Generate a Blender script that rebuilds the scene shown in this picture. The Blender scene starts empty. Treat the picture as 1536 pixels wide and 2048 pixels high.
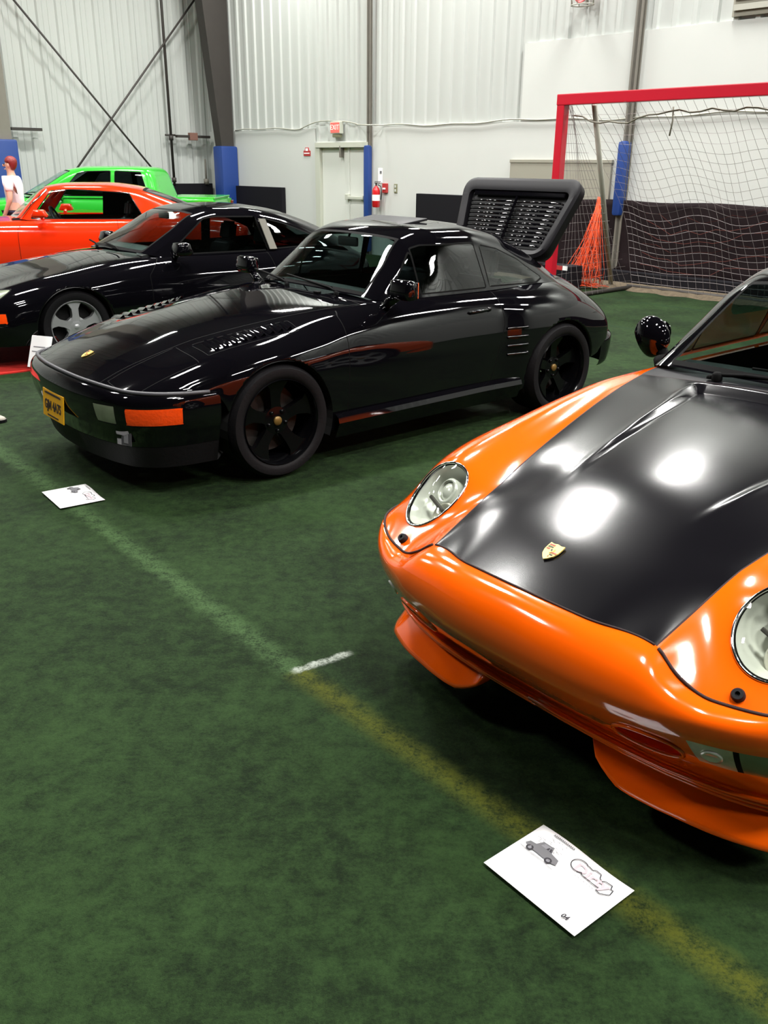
import bpy, bmesh, math, random
import numpy as np
from mathutils import Vector, Matrix
from mathutils.bvhtree import BVHTree
random.seed(4); RNG = np.random.default_rng(4)
S = bpy.context.scene
COL = S.collection
PI = math.pi

# ------------------------------------------------------------------ camera
def setup_camera():
    f, hy, slope, H = 1760.0, 330.0, .010, 1.66
    r = math.atan(slope); p = math.atan((1024 - hy) * math.cos(r) / f)
    up = Vector((0, math.sin(p), math.cos(p))); rt = Vector((1, 0, 0)); fw = Vector((0, math.cos(p), -math.sin(p)))
    R = rt * math.cos(r) + up * math.sin(r); U = up * math.cos(r) - rt * math.sin(r)
    cd = bpy.data.cameras.new('camera'); co = bpy.data.objects.new('camera', cd); COL.objects.link(co)
    m = Matrix((R, U, -fw)).transposed().to_4x4(); m.translation = (0, 0, H); co.matrix_world = m
    cd.sensor_fit = 'VERTICAL'; cd.sensor_height = 24; cd.lens = 24 * f / 2048; cd.clip_start = .05; cd.clip_end = 200
    S.camera = co
setup_camera()
# ------------------------------------------------------------------ world, exposure
S.view_settings.view_transform = 'Standard'; S.view_settings.look = 'None'
S.view_settings.exposure = 0.0; S.view_settings.gamma = 1.0; S.view_settings.use_curve_mapping = False
S.cycles.use_denoising = True; S.cycles.max_bounces = 7; S.cycles.diffuse_bounces = 3; S.cycles.glossy_bounces = 4
S.cycles.transparent_max_bounces = 12; S.cycles.caustics_reflective = False; S.cycles.caustics_refractive = False
S.cycles.sample_clamp_indirect = 4
wd = bpy.data.worlds.new('hall_ambient'); S.world = wd; wd.use_nodes = True
wd.node_tree.nodes['Background'].inputs[0].default_value = (.80, .9, 1, 1)
wd.node_tree.nodes['Background'].inputs[1].default_value = .015
LAMP_POWER = 30.0       # glow of the lamp diffusers
LAMP_WATTS = 275.0      # light sent down by each lamp
LAMP_SPREAD = 2.75
LAMP_Z = 7.6

# ------------------------------------------------------------------ materials
def nt(name):
    m = bpy.data.materials.new(name); m.use_nodes = True
    return m, m.node_tree, m.node_tree.nodes['Principled BSDF']
def mat(name, c, rough=.5, metal=0, coat=0, spec=.5, emit=None, es=1, bump=None, noise=None, sheen=0, aniso=0):
    m, t, b = nt(name)
    b.inputs['Base Color'].default_value = (*c, 1); b.inputs['Roughness'].default_value = rough
    b.inputs['Metallic'].default_value = metal; b.inputs['Coat Weight'].default_value = coat
    b.inputs['Coat Roughness'].default_value = .02; b.inputs['Specular IOR Level'].default_value = spec
    b.inputs['Sheen Weight'].default_value = sheen
    if emit: b.inputs['Emission Color'].default_value = (*emit, 1); b.inputs['Emission Strength'].default_value = es
    tc = t.nodes.new('ShaderNodeTexCoord')
    n = t.nodes.new('ShaderNodeTexNoise'); n.inputs['Scale'].default_value = (noise or bump or (8, 0))[0]; n.inputs['Detail'].default_value = 5
    t.links.new(tc.outputs['Object'], n.inputs['Vector'])
    if noise:
        mx = t.nodes.new('ShaderNodeMix'); mx.data_type = 'RGBA'
        k = noise[1]
        mx.inputs[6].default_value = (*[x * (1 - k) for x in c], 1); mx.inputs[7].default_value = (*[min(1, x * (1 + k)) for x in c], 1)
        t.links.new(n.outputs['Fac'], mx.inputs[0]); t.links.new(mx.outputs[2], b.inputs['Base Color'])
    if bump:
        bp = t.nodes.new('ShaderNodeBump'); bp.inputs['Strength'].default_value = bump[1]; bp.inputs['Distance'].default_value = .02
        t.links.new(n.outputs['Fac'], bp.inputs['Height']); t.links.new(bp.outputs[0], b.inputs['Normal'])
    return m
def glass(name, tint, refl=1.0):
    m = bpy.data.materials.new(name); m.use_nodes = True; t = m.node_tree; t.nodes.clear()
    o = t.nodes.new('ShaderNodeOutputMaterial'); mx = t.nodes.new('ShaderNodeMixShader')
    tr = t.nodes.new('ShaderNodeBsdfTransparent'); tr.inputs[0].default_value = (*tint, 1)
    gl = t.nodes.new('ShaderNodeBsdfGlossy'); gl.inputs['Roughness'].default_value = .015; gl.inputs[0].default_value = (refl, refl, refl, 1)
    lw = t.nodes.new('ShaderNodeLayerWeight'); lw.inputs[0].default_value = .5
    pw = t.nodes.new('ShaderNodeMath'); pw.operation = 'POWER'; pw.inputs[1].default_value = 5; t.links.new(lw.outputs['Facing'], pw.inputs[0])
    ad = t.nodes.new('ShaderNodeMath'); ad.operation = 'MULTIPLY_ADD'; ad.inputs[1].default_value = .9; ad.inputs[2].default_value = .055; t.links.new(pw.outputs[0], ad.inputs[0])
    t.links.new(ad.outputs[0], mx.inputs[0]); t.links.new(tr.outputs[0], mx.inputs[1]); t.links.new(gl.outputs[0], mx.inputs[2])
    t.links.new(mx.outputs[0], o.inputs[0]); return m
M = {}
M['black'] = mat('gloss_black_paint', (.0022, .002, .003), .035, spec=.5)
M['black2'] = mat('black_paint', (.002, .002, .0025), .16, spec=.25)
M['matte'] = mat('matte_black_paint', (.003, .0027, .004), .185, spec=.40, noise=(40, .1))
M['rubber'] = mat('black_rubber', (.006, .0055, .007), .6, spec=.25, bump=(90, .06))
M['greyrub'] = mat('grey_rubber_strip', (.05, .048, .055), .45)
M['lidpaint'] = mat('satin_black_tail', (.006, .0054, .0075), .45, spec=.22)
M['gap'] = mat('panel_gap_shadow_seal', (.02, .006, .005), .8)
M['seal'] = mat('black_seal', (.002, .002, .002), .7, spec=.08)
M['orange'] = mat('orange_paint', (.92, .112, .002), .12, coat=1.0, spec=.5, noise=(3, .03))
M['red'] = mat('red_orange_paint', (.80, .030, .004), .12, coat=.8)
M['green'] = mat('green_paint', (.025, .42, .025), .2, coat=.6)
M['chrome'] = mat('chrome', (.75, .75, .74), .08, metal=1)
M['silver'] = mat('silver_alloy', (.50, .51, .52), .38, metal=.6, noise=(30, .06))
M['reflect'] = mat('lamp_reflector', (.78, .79, .74), .22, metal=.25, coat=1)
M['tyre'] = mat('tyre_rubber', (.0045, .004, .005), .62, spec=.22, bump=(60, .1))
M['cabin'] = mat('black_cabin_trim', (.006, .006, .007), .6, bump=(50, .05))
M['dash'] = mat('dash_vinyl', (.010, .012, .012), .45, bump=(70, .06))
M['seat'] = mat('black_leather_seat', (.008, .008, .009), .4, bump=(25, .1))
M['well'] = mat('wheel_well_felt', (.002, .002, .002), .9)
M['wind'] = glass('windscreen_glass', (.62, .76, .72))
M['side'] = glass('side_window_glass', (.20, .25, .25))
M['clear'] = glass('clear_side_window', (.80, .92, .92))
M['dark'] = glass('dark_tinted_glass', (.10, .12, .12))
M['lens'] = glass('clear_lamp_lens', (.93, .96, .91))
M['amber'] = mat('amber_lens', (.95, .070, .004), .12, coat=1, bump=(55, .15))
M['redlens'] = mat('dark_red_lens', (.22, .012, .008), .2, coat=1)
M['foglens'] = mat('smoked_clear_lens', (.20, .23, .16), .22, metal=.2, coat=1, noise=(14, .35))
M['indlens'] = mat('clear_indicator_reflector', (.62, .60, .52), .25, metal=.15, coat=1, noise=(26, .35))
M['gold'] = mat('gold_crest', (.85, .60, .16), .3, metal=.4)
M['creds'] = mat('crest_red', (.32, .012, .01), .35)
M['cblk'] = mat('crest_black', (.01, .008, .008), .35)
M['plate'] = mat('yellow_plate', (.82, .40, .008), .4, noise=(40, .06))
M['ink'] = mat('dark_ink', (.035, .02, .015), .6)
M['paper'] = mat('white_card', (.90, .90, .90), .6, noise=(30, .01))
M['grey1'] = mat('print_grey', (.16, .16, .17), .7)
M['grey2'] = mat('print_light_grey', (.24, .24, .26), .7)
M['pink'] = mat('print_pale_pink', (.62, .50, .54), .7)
M['inkl'] = mat('print_line', (.03, .028, .035), .7)
M['whitew'] = mat('white_wall_liner', (.56, .58, .55), .75, noise=(1.5, .03))
M['corr'] = mat('white_ribbed_steel', (.48, .505, .48), .6, noise=(.7, .03), spec=.25)
M['kick'] = mat('black_dasher_board', (.006, .0055, .008), .65, spec=.2)
M['kickb'] = mat('brown_black_tarp', (.012, .007, .008), .8, spec=.12, bump=(5, .5), noise=(4, .4))
M['steel'] = mat('dark_primer_steel', (.035, .030, .026), .6, noise=(6, .15))
M['steel2'] = mat('olive_grey_steel', (.16, .15, .125), .6, noise=(6, .1))
M['blue'] = mat('blue_vinyl_pad', (.012, .045, .21), .42, bump=(6, .08))
M['door'] = mat('off_white_door', (.66, .68, .63), .5)
M['frame'] = mat('door_frame', (.50, .52, .44), .5)
M['beige'] = mat('greige_board', (.30, .29, .235), .7, noise=(3, .05))
M['tan'] = mat('frayed_turf_edge', (.10, .075, .045), .9, bump=(30, 1), noise=(18, .6))
M['goalred'] = mat('red_goal_paint', (.50, .006, .022), .35, coat=.3)
M['net'] = mat('grey_net_cord', (.30, .27, .27), .9)
M['onet'] = mat('orange_net_cord', (.75, .085, .02), .8)
M['onetd'] = mat('dull_orange_cord', (.10, .016, .008), .8)
M['rust'] = mat('rusty_box', (.20, .10, .075), .7)
M['galv'] = mat('galvanised_tube', (.42, .42, .36), .5, metal=.3)
M['exit'] = mat('exit_sign_red', (.8, .05, .04), .4, emit=(1, .10, .08), es=1.4)
M['exitw'] = mat('exit_sign_letters', (.9, .5, .45), .4, emit=(1, .45, .4), es=1.2)
M['extred'] = mat('extinguisher_red', (.55, .01, .015), .25, coat=.5)
M['signred'] = mat('red_sign', (.42, .03, .03), .5)
M['switch'] = mat('switch_plate', (.22, .22, .13), .5)
M['skin'] = mat('skin', (.62, .36, .26), .55)
M['hair'] = mat('dark_red_hair', (.20, .012, .012), .5, bump=(60, .4))
M['shirt'] = mat('white_shirt', (.75, .72, .74), .8, bump=(20, .2))
M['jeans'] = mat('blue_jeans', (.05, .07, .14), .8)
M['shoe'] = mat('grey_suede_shoe', (.36, .33, .28), .75, bump=(50, .1))
M['mat'] = mat('red_carpet', (.62, .020, .012), .85, bump=(60, .3), noise=(20, .15))
M['lampbox'] = mat('lamp_housing', (.5, .5, .5), .5)
M['lamp'] = mat('lamp_diffuser', (.9, .9, .9), .5, emit=(1, .985, .95), es=LAMP_POWER)
M['ceil'] = mat('ceiling_insulation', (.05, .052, .052), .9, noise=(1, .2))
M['darkwall'] = mat('darkened_unseen_wall', (.010, .011, .011), .9, noise=(1, .2))  # unseen walls, coloured dark so glossy black paint and side windows reflect little
M['capgold'] = mat('dull_crest_cap', (.20, .12, .03), .4, metal=.4)

# room frame: s along the back wall (to the left), d out of the wall into the hall
P0 = Vector((3.7638, 13.9551, 0)); WD = Vector((-.68545, .72812, 0)); ND = Vector((-.72812, -.68545, 0))
def room(s, d, z=0): return P0 + WD * s + ND * d + Vector((0, 0, z))
ROOM_M = Matrix((WD, ND, Vector((0, 0, 1)))).transposed().to_4x4(); ROOM_M.translation = P0   # local (s,d,z); left-handed frame
def turf_material():
    m, t, b = nt('green_turf'); N, L = t.nodes, t.links
    geo = N.new('ShaderNodeNewGeometry'); pos = geo.outputs['Position']
    def noise(sc, det=4, rough=.6, vec=pos):
        n = N.new('ShaderNodeTexNoise'); n.inputs['Scale'].default_value = sc; n.inputs['Detail'].default_value = det; n.inputs['Roughness'].default_value = rough
        L.new(vec, n.inputs['Vector']); return n.outputs['Fac']
    def ma(op, a, b_=None, c=None):
        n = N.new('ShaderNodeMath'); n.operation = op
        for i, x in enumerate((a, b_, c)):
            if x is None: continue
            if isinstance(x, (int, float)): n.inputs[i].default_value = x
            else: L.new(x, n.inputs[i])
        return n.outputs[0]
    def ss(x, lo, hi, a=0., b_=1.):
        n = N.new('ShaderNodeMapRange'); n.interpolation_type = 'SMOOTHSTEP'; L.new(x, n.inputs[0])
        for i, v in zip((1, 2, 3, 4), (lo, hi, a, b_)): n.inputs[i].default_value = v
        return n.outputs[0]
    def mixc(f, a, c):
        n = N.new('ShaderNodeMix'); n.data_type = 'RGBA'; L.new(f, n.inputs[0])
        for i, x in ((6, a), (7, c)):
            if isinstance(x, tuple): n.inputs[i].default_value = (*x, 1)
            else: L.new(x, n.inputs[i])
        return n.outputs[2]
    big = noise(1.6, 3); mid = noise(17, 5, .75); fine = noise(95, 4, .8); blade = noise(330, 2, .8)
    v = ma('ADD', ma('MULTIPLY', big, .40), ma('ADD', ma('MULTIPLY', mid, .55), ma('ADD', ma('MULTIPLY', fine, .40), ma('MULTIPLY', blade, .15))))
    col = mixc(ss(v, .58, .93), (.0036, .0098, .0023), (.0205, .0470, .0120))
    sx = N.new('ShaderNodeSeparateXYZ'); L.new(pos, sx.inputs[0]); X, Y = sx.outputs[0], sx.outputs[1]
    # painted line: two straight runs that meet at (-.31, 2.68)
    wob = ma('MULTIPLY', ma('SUBTRACT', mid, .5), .05)
    def line(px, py, dx, dy, w, a0, a1, soft=.5):
        l = math.hypot(dx, dy); dx, dy = dx / l, dy / l
        ax = ma('ADD', ma('MULTIPLY', ma('SUBTRACT', X, px), dx), ma('MULTIPLY', ma('SUBTRACT', Y, py), dy))
        pr = ma('ABSOLUTE', ma('ADD', wob, ma('SUBTRACT', ma('MULTIPLY', ma('SUBTRACT', X, px), dy), ma('MULTIPLY', ma('SUBTRACT', Y, py), dx))))
        k = ss(pr, w * soft, w * 1.3, 1., 0.)
        return ma('MULTIPLY', k, ma('MULTIPLY', ss(ax, a0 - .02, a0 + .02), ss(ax, a1 - .02, a1 + .02, 1., 0.)))
    speck = ss(ma('ADD', ma('MULTIPLY', fine, .5), ma('MULTIPLY', mid, .5)), .36, .60)
    l1 = line(-.308, 2.682, -2.068, 2.507, .064, -.02, 6, .0)
    l2 = line(-.308, 2.682, 1.143, -1.306, .062, 0, 4, .0)
    l3 = line(-.31, 2.672, .207, .142, .020, -.0, .23, .3)
    col = mixc(ma('MULTIPLY', l1, ma('MULTIPLY', speck, .62)), col, (.065, .125, .045))
    col = mixc(ma('MULTIPLY', l2, ma('MULTIPLY', speck, .70)), col, (.085, .088, .006))
    col = mixc(ma('MULTIPLY', l3, ma('MULTIPLY', speck, 1.)), col, (.36, .40, .35))
    # roll seams close to the wall
    dist = ma('ADD', ma('MULTIPLY', ma('SUBTRACT', X, P0.x), ND.x), ma('MULTIPLY', ma('SUBTRACT', Y, P0.y), ND.y))
    for d0 in (.9, 1.75, 3.6):
        k = ss(ma('ABSOLUTE', ma('SUBTRACT', dist, d0)), .02, .07, .55, 0.)
        col = mixc(k, col, (.010, .028, .010))
    L.new(col, b.inputs['Base Color']); b.inputs['Roughness'].default_value = .85; b.inputs['Specular IOR Level'].default_value = .15
    bp = N.new('ShaderNodeBump'); bp.inputs['Strength'].default_value = .55; bp.inputs['Distance'].default_value = .012
    L.new(ma('ADD', ma('MULTIPLY', fine, .7), ma('ADD', ma('MULTIPLY', blade, .5), ma('MULTIPLY', mid, .8))), bp.inputs['Height']); L.new(bp.outputs[0], b.inputs['Normal'])
    return m
M['turf'] = turf_material()

# ------------------------------------------------------------------ mesh helpers
def link(name, me, m=None, parent=None, smooth=True):
    o = bpy.data.objects.new(name, me); COL.objects.link(o)
    if m is not None:
        if not isinstance(m, (list, tuple)): m = [m]
        for x in m: me.materials.append(M[x] if isinstance(x, str) else x)
    if parent: o.parent = parent
    if smooth:
        me.polygons.foreach_set('use_smooth', [True] * len(me.polygons))
    return o
def obj(name, bm, m=None, parent=None, smooth=False, angle=None):
    me = bpy.data.meshes.new(name); bmesh.ops.recalc_face_normals(bm, faces=bm.faces[:]) if angle != 'keep' else None
    if angle and angle != 'keep':
        for e in bm.edges:
            if len(e.link_faces) == 2 and e.calc_face_angle(0) > angle: e.smooth = False
    bm.to_mesh(me); bm.free()
    return link(name, me, m, parent, smooth or bool(angle))
def tag(o, label, cat, group=None, kind=None):
    o['label'] = label; o['category'] = cat
    if group: o['group'] = group
    if kind: o['kind'] = kind
    return o
def struct(name, bm, m, smooth=False):
    o = obj(name, bm, m, smooth=smooth); o['kind'] = 'structure'; return o
def thing(name, loc, rz, label, cat, group=None):
    o = bpy.data.objects.new(name, None); COL.objects.link(o); o.location = loc; o.rotation_euler = (0, 0, rz); o.empty_display_size = .2
    return tag(o, label, cat, group)
def box(bm, c, s, mx=None, bevel=0, mi=0):
    r = bmesh.ops.create_cube(bm, size=1); vs = r['verts']
    for v in vs: v.co = Vector((c[0] + v.co.x * s[0], c[1] + v.co.y * s[1], c[2] + v.co.z * s[2]))
    fs = list({f for v in vs for f in v.link_faces})
    if bevel:
        es = list({e for v in vs for e in v.link_edges})
        rb = bmesh.ops.bevel(bm, geom=es, offset=bevel, segments=2, affect='EDGES', profile=.6)
        fs = rb['faces']; vs = list({v for f in fs for v in f.verts}) + [v for v in vs if v.is_valid]
        vs = list(set(vs)); fs = list({f for v in vs for f in v.link_faces})
    for f in fs: f.material_index = mi
    if mx is not None:
        for v in set(v for f in fs for v in f.verts): v.co = mx @ v.co
    return fs
def prism(bm, pts, z0, z1, fn=lambda x, y, z: (x, y, z), mi=0):
    a = [bm.verts.new(fn(x, y, z0)) for x, y in pts]; b = [bm.verts.new(fn(x, y, z1)) for x, y in pts]
    n = len(pts); fs = [bm.faces.new(a[::-1]), bm.faces.new(b)]
    for i in range(n): fs.append(bm.faces.new((a[i], a[(i + 1) % n], b[(i + 1) % n], b[i])))
    for f in fs: f.material_index = mi
    return fs
def tube(bm, pts, r, n=8, closed=False, mi=0):
    pts = [Vector(p) for p in pts]; k = len(pts); rings = []
    rr = r if isinstance(r, (list, tuple)) else [r] * k
    prev = None
    for i, p in enumerate(pts):
        if closed: t = pts[(i + 1) % k] - pts[i - 1]
        else: t = pts[min(i + 1, k - 1)] - pts[max(i - 1, 0)]
        t.normalize()
        if prev is None: a = t.orthogonal().normalized()
        else: a = (prev - t * prev.dot(t)).normalized()
        prev = a; b = t.cross(a)
        rings.append([bm.verts.new(p + a * (rr[i] * math.cos(2 * PI * j / n)) + b * (rr[i] * math.sin(2 * PI * j / n))) for j in range(n)])
    fs = []
    for i in range(k if closed else k - 1):
        A, B = rings[i], rings[(i + 1) % k]
        off = 0
        if closed and i == k - 1:
            off = min(range(n), key=lambda o: (A[0].co - B[o].co).length)
        for j in range(n): fs.append(bm.faces.new((A[j], A[(j + 1) % n], B[(j + 1 + off) % n], B[(j + off) % n])))
    if not closed and n > 2:
        fs.append(bm.faces.new(rings[0][::-1])); fs.append(bm.faces.new(rings[-1]))
    for f in fs: f.material_index = mi
    return fs
def lathe(bm, prof, n=32, mx=None, mi=0, cap=False):
    """prof: (radius, height) list, axis = local z"""
    rings = []
    for r, h in prof:
        rings.append([bm.verts.new((r * math.cos(2 * PI * j / n), r * math.sin(2 * PI * j / n), h)) for j in range(n)] if r > 1e-6 else [bm.verts.new((0, 0, h))])
    fs = []
    for A, B in zip(rings, rings[1:]):
        for j in range(n):
            q = [A[j % len(A)], A[(j + 1) % len(A)], B[(j + 1) % len(B)], B[j % len(B)]]
            q = list(dict.fromkeys(q))
            if len(q) > 2: fs.append(bm.faces.new(q))
    for f in fs: f.material_index = mi
    if mx is not None:
        for R in rings:
            for v in R: v.co = mx @ v.co
    return fs
def frame_m(o, z, x=None):
    z = Vector(z).normalized(); x = Vector(x) if x is not None else z.orthogonal()
    x = (x - z * x.dot(z)).normalized(); y = z.cross(x)
    m = Matrix((x, y, z)).transposed().to_4x4(); m.translation = Vector(o); return m
def text_bm(bm, s, size, mx, depth=0, mi=0, align='CENTER', shear=0, bold=0):
    cu = bpy.data.curves.new('t', 'FONT'); cu.body = s; cu.size = size; cu.align_x = align; cu.align_y = 'CENTER'; cu.extrude = depth; cu.shear = shear; cu.offset = bold
    cu.resolution_u = 3
    ob = bpy.data.objects.new('t', cu); COL.objects.link(ob)
    dg = bpy.context.evaluated_depsgraph_get(); dg.update()
    me = bpy.data.meshes.new_from_object(ob.evaluated_get(dg))
    b2 = bmesh.new(); b2.from_mesh(me); bpy.data.objects.remove(ob); bpy.data.meshes.remove(me); bpy.data.curves.remove(cu)
    vm = {v: bm.verts.new(mx @ v.co) for v in b2.verts}
    for f in b2.faces:
        nf = bm.faces.new([vm[v] for v in f.verts]); nf.material_index = mi
    b2.free()

# ---------------------------- spline surfaces
def nspline(t, P, q):
    """natural cubic spline through P (n,k) at knots t, evaluated at q"""
    n = len(t); h = np.diff(t); P = np.asarray(P, float)
    A = np.zeros((n, n)); B = np.zeros_like(P); A[0, 0] = A[-1, -1] = 1
    for i in range(1, n - 1):
        A[i, i - 1] = h[i - 1]; A[i, i] = 2 * (h[i - 1] + h[i]); A[i, i + 1] = h[i]
        B[i] = 6 * ((P[i + 1] - P[i]) / h[i] - (P[i] - P[i - 1]) / h[i - 1])
    Mm = np.linalg.solve(A, B)
    i = np.clip(np.searchsorted(t, q) - 1, 0, n - 2); a = (q - t[i])[:, None]; b = (t[i + 1] - q)[:, None]; hh = h[i][:, None]
    return (Mm[i] * b ** 3 + Mm[i + 1] * a ** 3) / (6 * hh) + (P[i] / hh - Mm[i] * hh / 6) * b + (P[i + 1] / hh - Mm[i + 1] * hh / 6) * a
def pchip(t, P, q):
    P = np.asarray(P, float); h = np.diff(t)[:, None]; d = np.diff(P, axis=0) / h; n = len(t)
    m = np.zeros_like(P); w1 = 2 * h[1:] + h[:-1]; w2 = h[1:] + 2 * h[:-1]
    with np.errstate(divide='ignore', invalid='ignore'):
        hm = (w1 + w2) / (w1 / d[:-1] + w2 / d[1:])
    m[1:-1] = np.where(d[:-1] * d[1:] > 0, np.nan_to_num(hm), 0); m[0] = d[0]; m[-1] = d[-1]
    i = np.clip(np.searchsorted(t, q) - 1, 0, n - 2); hh = (t[i + 1] - t[i])[:, None]; s = ((q - t[i])[:, None]) / hh
    return (1 + 2 * s) * (1 - s) ** 2 * P[i] + s * (1 - s) ** 2 * hh * m[i] + s * s * (3 - 2 * s) * P[i + 1] + s * s * (s - 1) * hh * m[i + 1]
def surf(stations, nv, nu, smooth=0):
    """control net [S][R](x,y,z) -> dense grid G[nv,nu,3], u index, v index"""
    C = np.array(stations, float); Sn, R, _ = C.shape
    dv = np.linalg.norm(np.diff(C, axis=0), axis=2).mean(1); tv = np.concatenate([[0], np.cumsum(np.maximum(dv, .02))])
    du = np.linalg.norm(np.diff(C, axis=1), axis=2).mean(0); tu = np.concatenate([[0], np.cumsum(np.maximum(du, .02))])
    qv = np.linspace(0, tv[-1], nv); qu = np.linspace(0, tu[-1], nu)
    G1 = pchip(tv, C.reshape(Sn, -1), qv).reshape(nv, R, 3)
    # mirror through y=0 so the section is smooth over the centreline
    mir = G1[:, 1:3][:, ::-1] * np.array([1, -1, 1]); G1m = np.concatenate([mir, G1], 1)
    tum = np.concatenate([-tu[1:3][::-1], tu])
    G = pchip(tum, G1m.transpose(1, 0, 2).reshape(R + 2, -1), qu).reshape(nu, nv, 3).transpose(1, 0, 2)
    G = G.copy()
    for _ in range(smooth):
        G[1:-1] = .5 * G[1:-1] + .25 * (G[:-2] + G[2:])
        Gp = np.concatenate([G[:, 1:2] * np.array([1, -1, 1]), G], 1); w_ = np.clip(np.arange(nv) / 8, .06, 1)[:, None, None]
        G[:, :-1] = G[:, :-1] * (1 - w_) + w_ * (.5 * Gp[:, 1:-1] + .25 * (Gp[:, :-2] + Gp[:, 2:]))
    return G, np.interp(qu, tu, np.arange(R)), np.interp(qv, tv, np.arange(Sn))
def grid_bm(G, ui, vi, mirror=True):
    nv, nu, _ = G.shape; bm = bmesh.new(); lu = bm.verts.layers.float.new('u'); lv = bm.verts.layers.float.new('v')
    G = G.copy(); G[:, 0, 1] = 0 if mirror else G[:, 0, 1]
    for sgn in ((1, -1) if mirror else (1,)):
        V = []
        for i in range(nv):
            row = []
            for j in range(nu):
                if sgn == -1 and j == 0: row.append(first[i][0]); continue
                v = bm.verts.new((G[i, j, 0], sgn * G[i, j, 1], G[i, j, 2])); v[lu] = ui[j]; v[lv] = vi[i]; row.append(v)
            V.append(row)
        if sgn == 1: first = V
        for i in range(nv - 1):
            for j in range(nu - 1):
                q = [V[i][j], V[i][j + 1], V[i + 1][j + 1], V[i + 1][j]]
                if sgn == 1: q.reverse()
                try: bm.faces.new(q)
                except ValueError: pass
    bmesh.ops.remove_doubles(bm, verts=bm.verts[:], dist=1e-5)
    return bm
def arr(seq_len, seq, get):
    return np.array([get(x) for x in seq]).reshape(seq_len, -1)
def vdata(bm):
    lu, lv = bm.verts.layers.float['u'], bm.verts.layers.float['v']
    return np.array([(v.co.x, v.co.y, v.co.z, v[lu], v[lv]) for v in bm.verts])
def isocut(bm, f):
    """cut the mesh along f(x,y,z,u,v)=0"""
    bm.verts.index_update(); D = vdata(bm); val = f(*D.T); val = np.where(np.abs(val) < 1e-6, 1e-6, val)
    bm.edges.ensure_lookup_table()
    todo = []
    for e in bm.edges:
        a, b = e.verts[0].index, e.verts[1].index
        if val[a] * val[b] < 0: todo.append((e, e.verts[0], val[a] / (val[a] - val[b])))
    new = set()
    for e, v0, t in todo:
        _, nv = bmesh.utils.edge_split(e, v0, float(t)); new.add(nv)
    fs = {f_ for v in new for f_ in v.link_faces}
    for fc in fs:
        ring = [v for v in fc.verts if v in new]
        if len(ring) == 2:
            try: bmesh.utils.face_split(fc, ring[0], ring[1])
            except ValueError: pass
def faces_where(bm, f):
    """set of faces whose centre gives f<0"""
    lu, lv = bm.verts.layers.float['u'], bm.verts.layers.float['v']
    fl = bm.faces[:]
    D = []
    for fc in fl:
        n = len(fc.verts); c = fc.calc_center_median()
        D.append((c.x, c.y, c.z, sum(v[lu] for v in fc.verts) / n, sum(v[lv] for v in fc.verts) / n))
    val = f(*np.array(D).T)
    return [fc for fc, q in zip(fl, val) if q < 0]
def sdpoly(px, py, poly, r=0):
    P = np.array(poly, float); n = len(P); d = np.full(px.shape, 1e9); s = np.ones(px.shape)
    for i in range(n):
        a, b = P[i], P[i - 1]; ex, ey = b - a; wx, wy = px - a[0], py - a[1]
        t = np.clip((wx * ex + wy * ey) / (ex * ex + ey * ey), 0, 1); d = np.minimum(d, (wx - ex * t) ** 2 + (wy - ey * t) ** 2)
        c1, c2, c3 = py >= a[1], py < b[1], ex * wy > ey * wx
        s = np.where((c1 & c2 & c3) | (~c1 & ~c2 & ~c3), -s, s)
    return s * np.sqrt(d) - r
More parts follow.
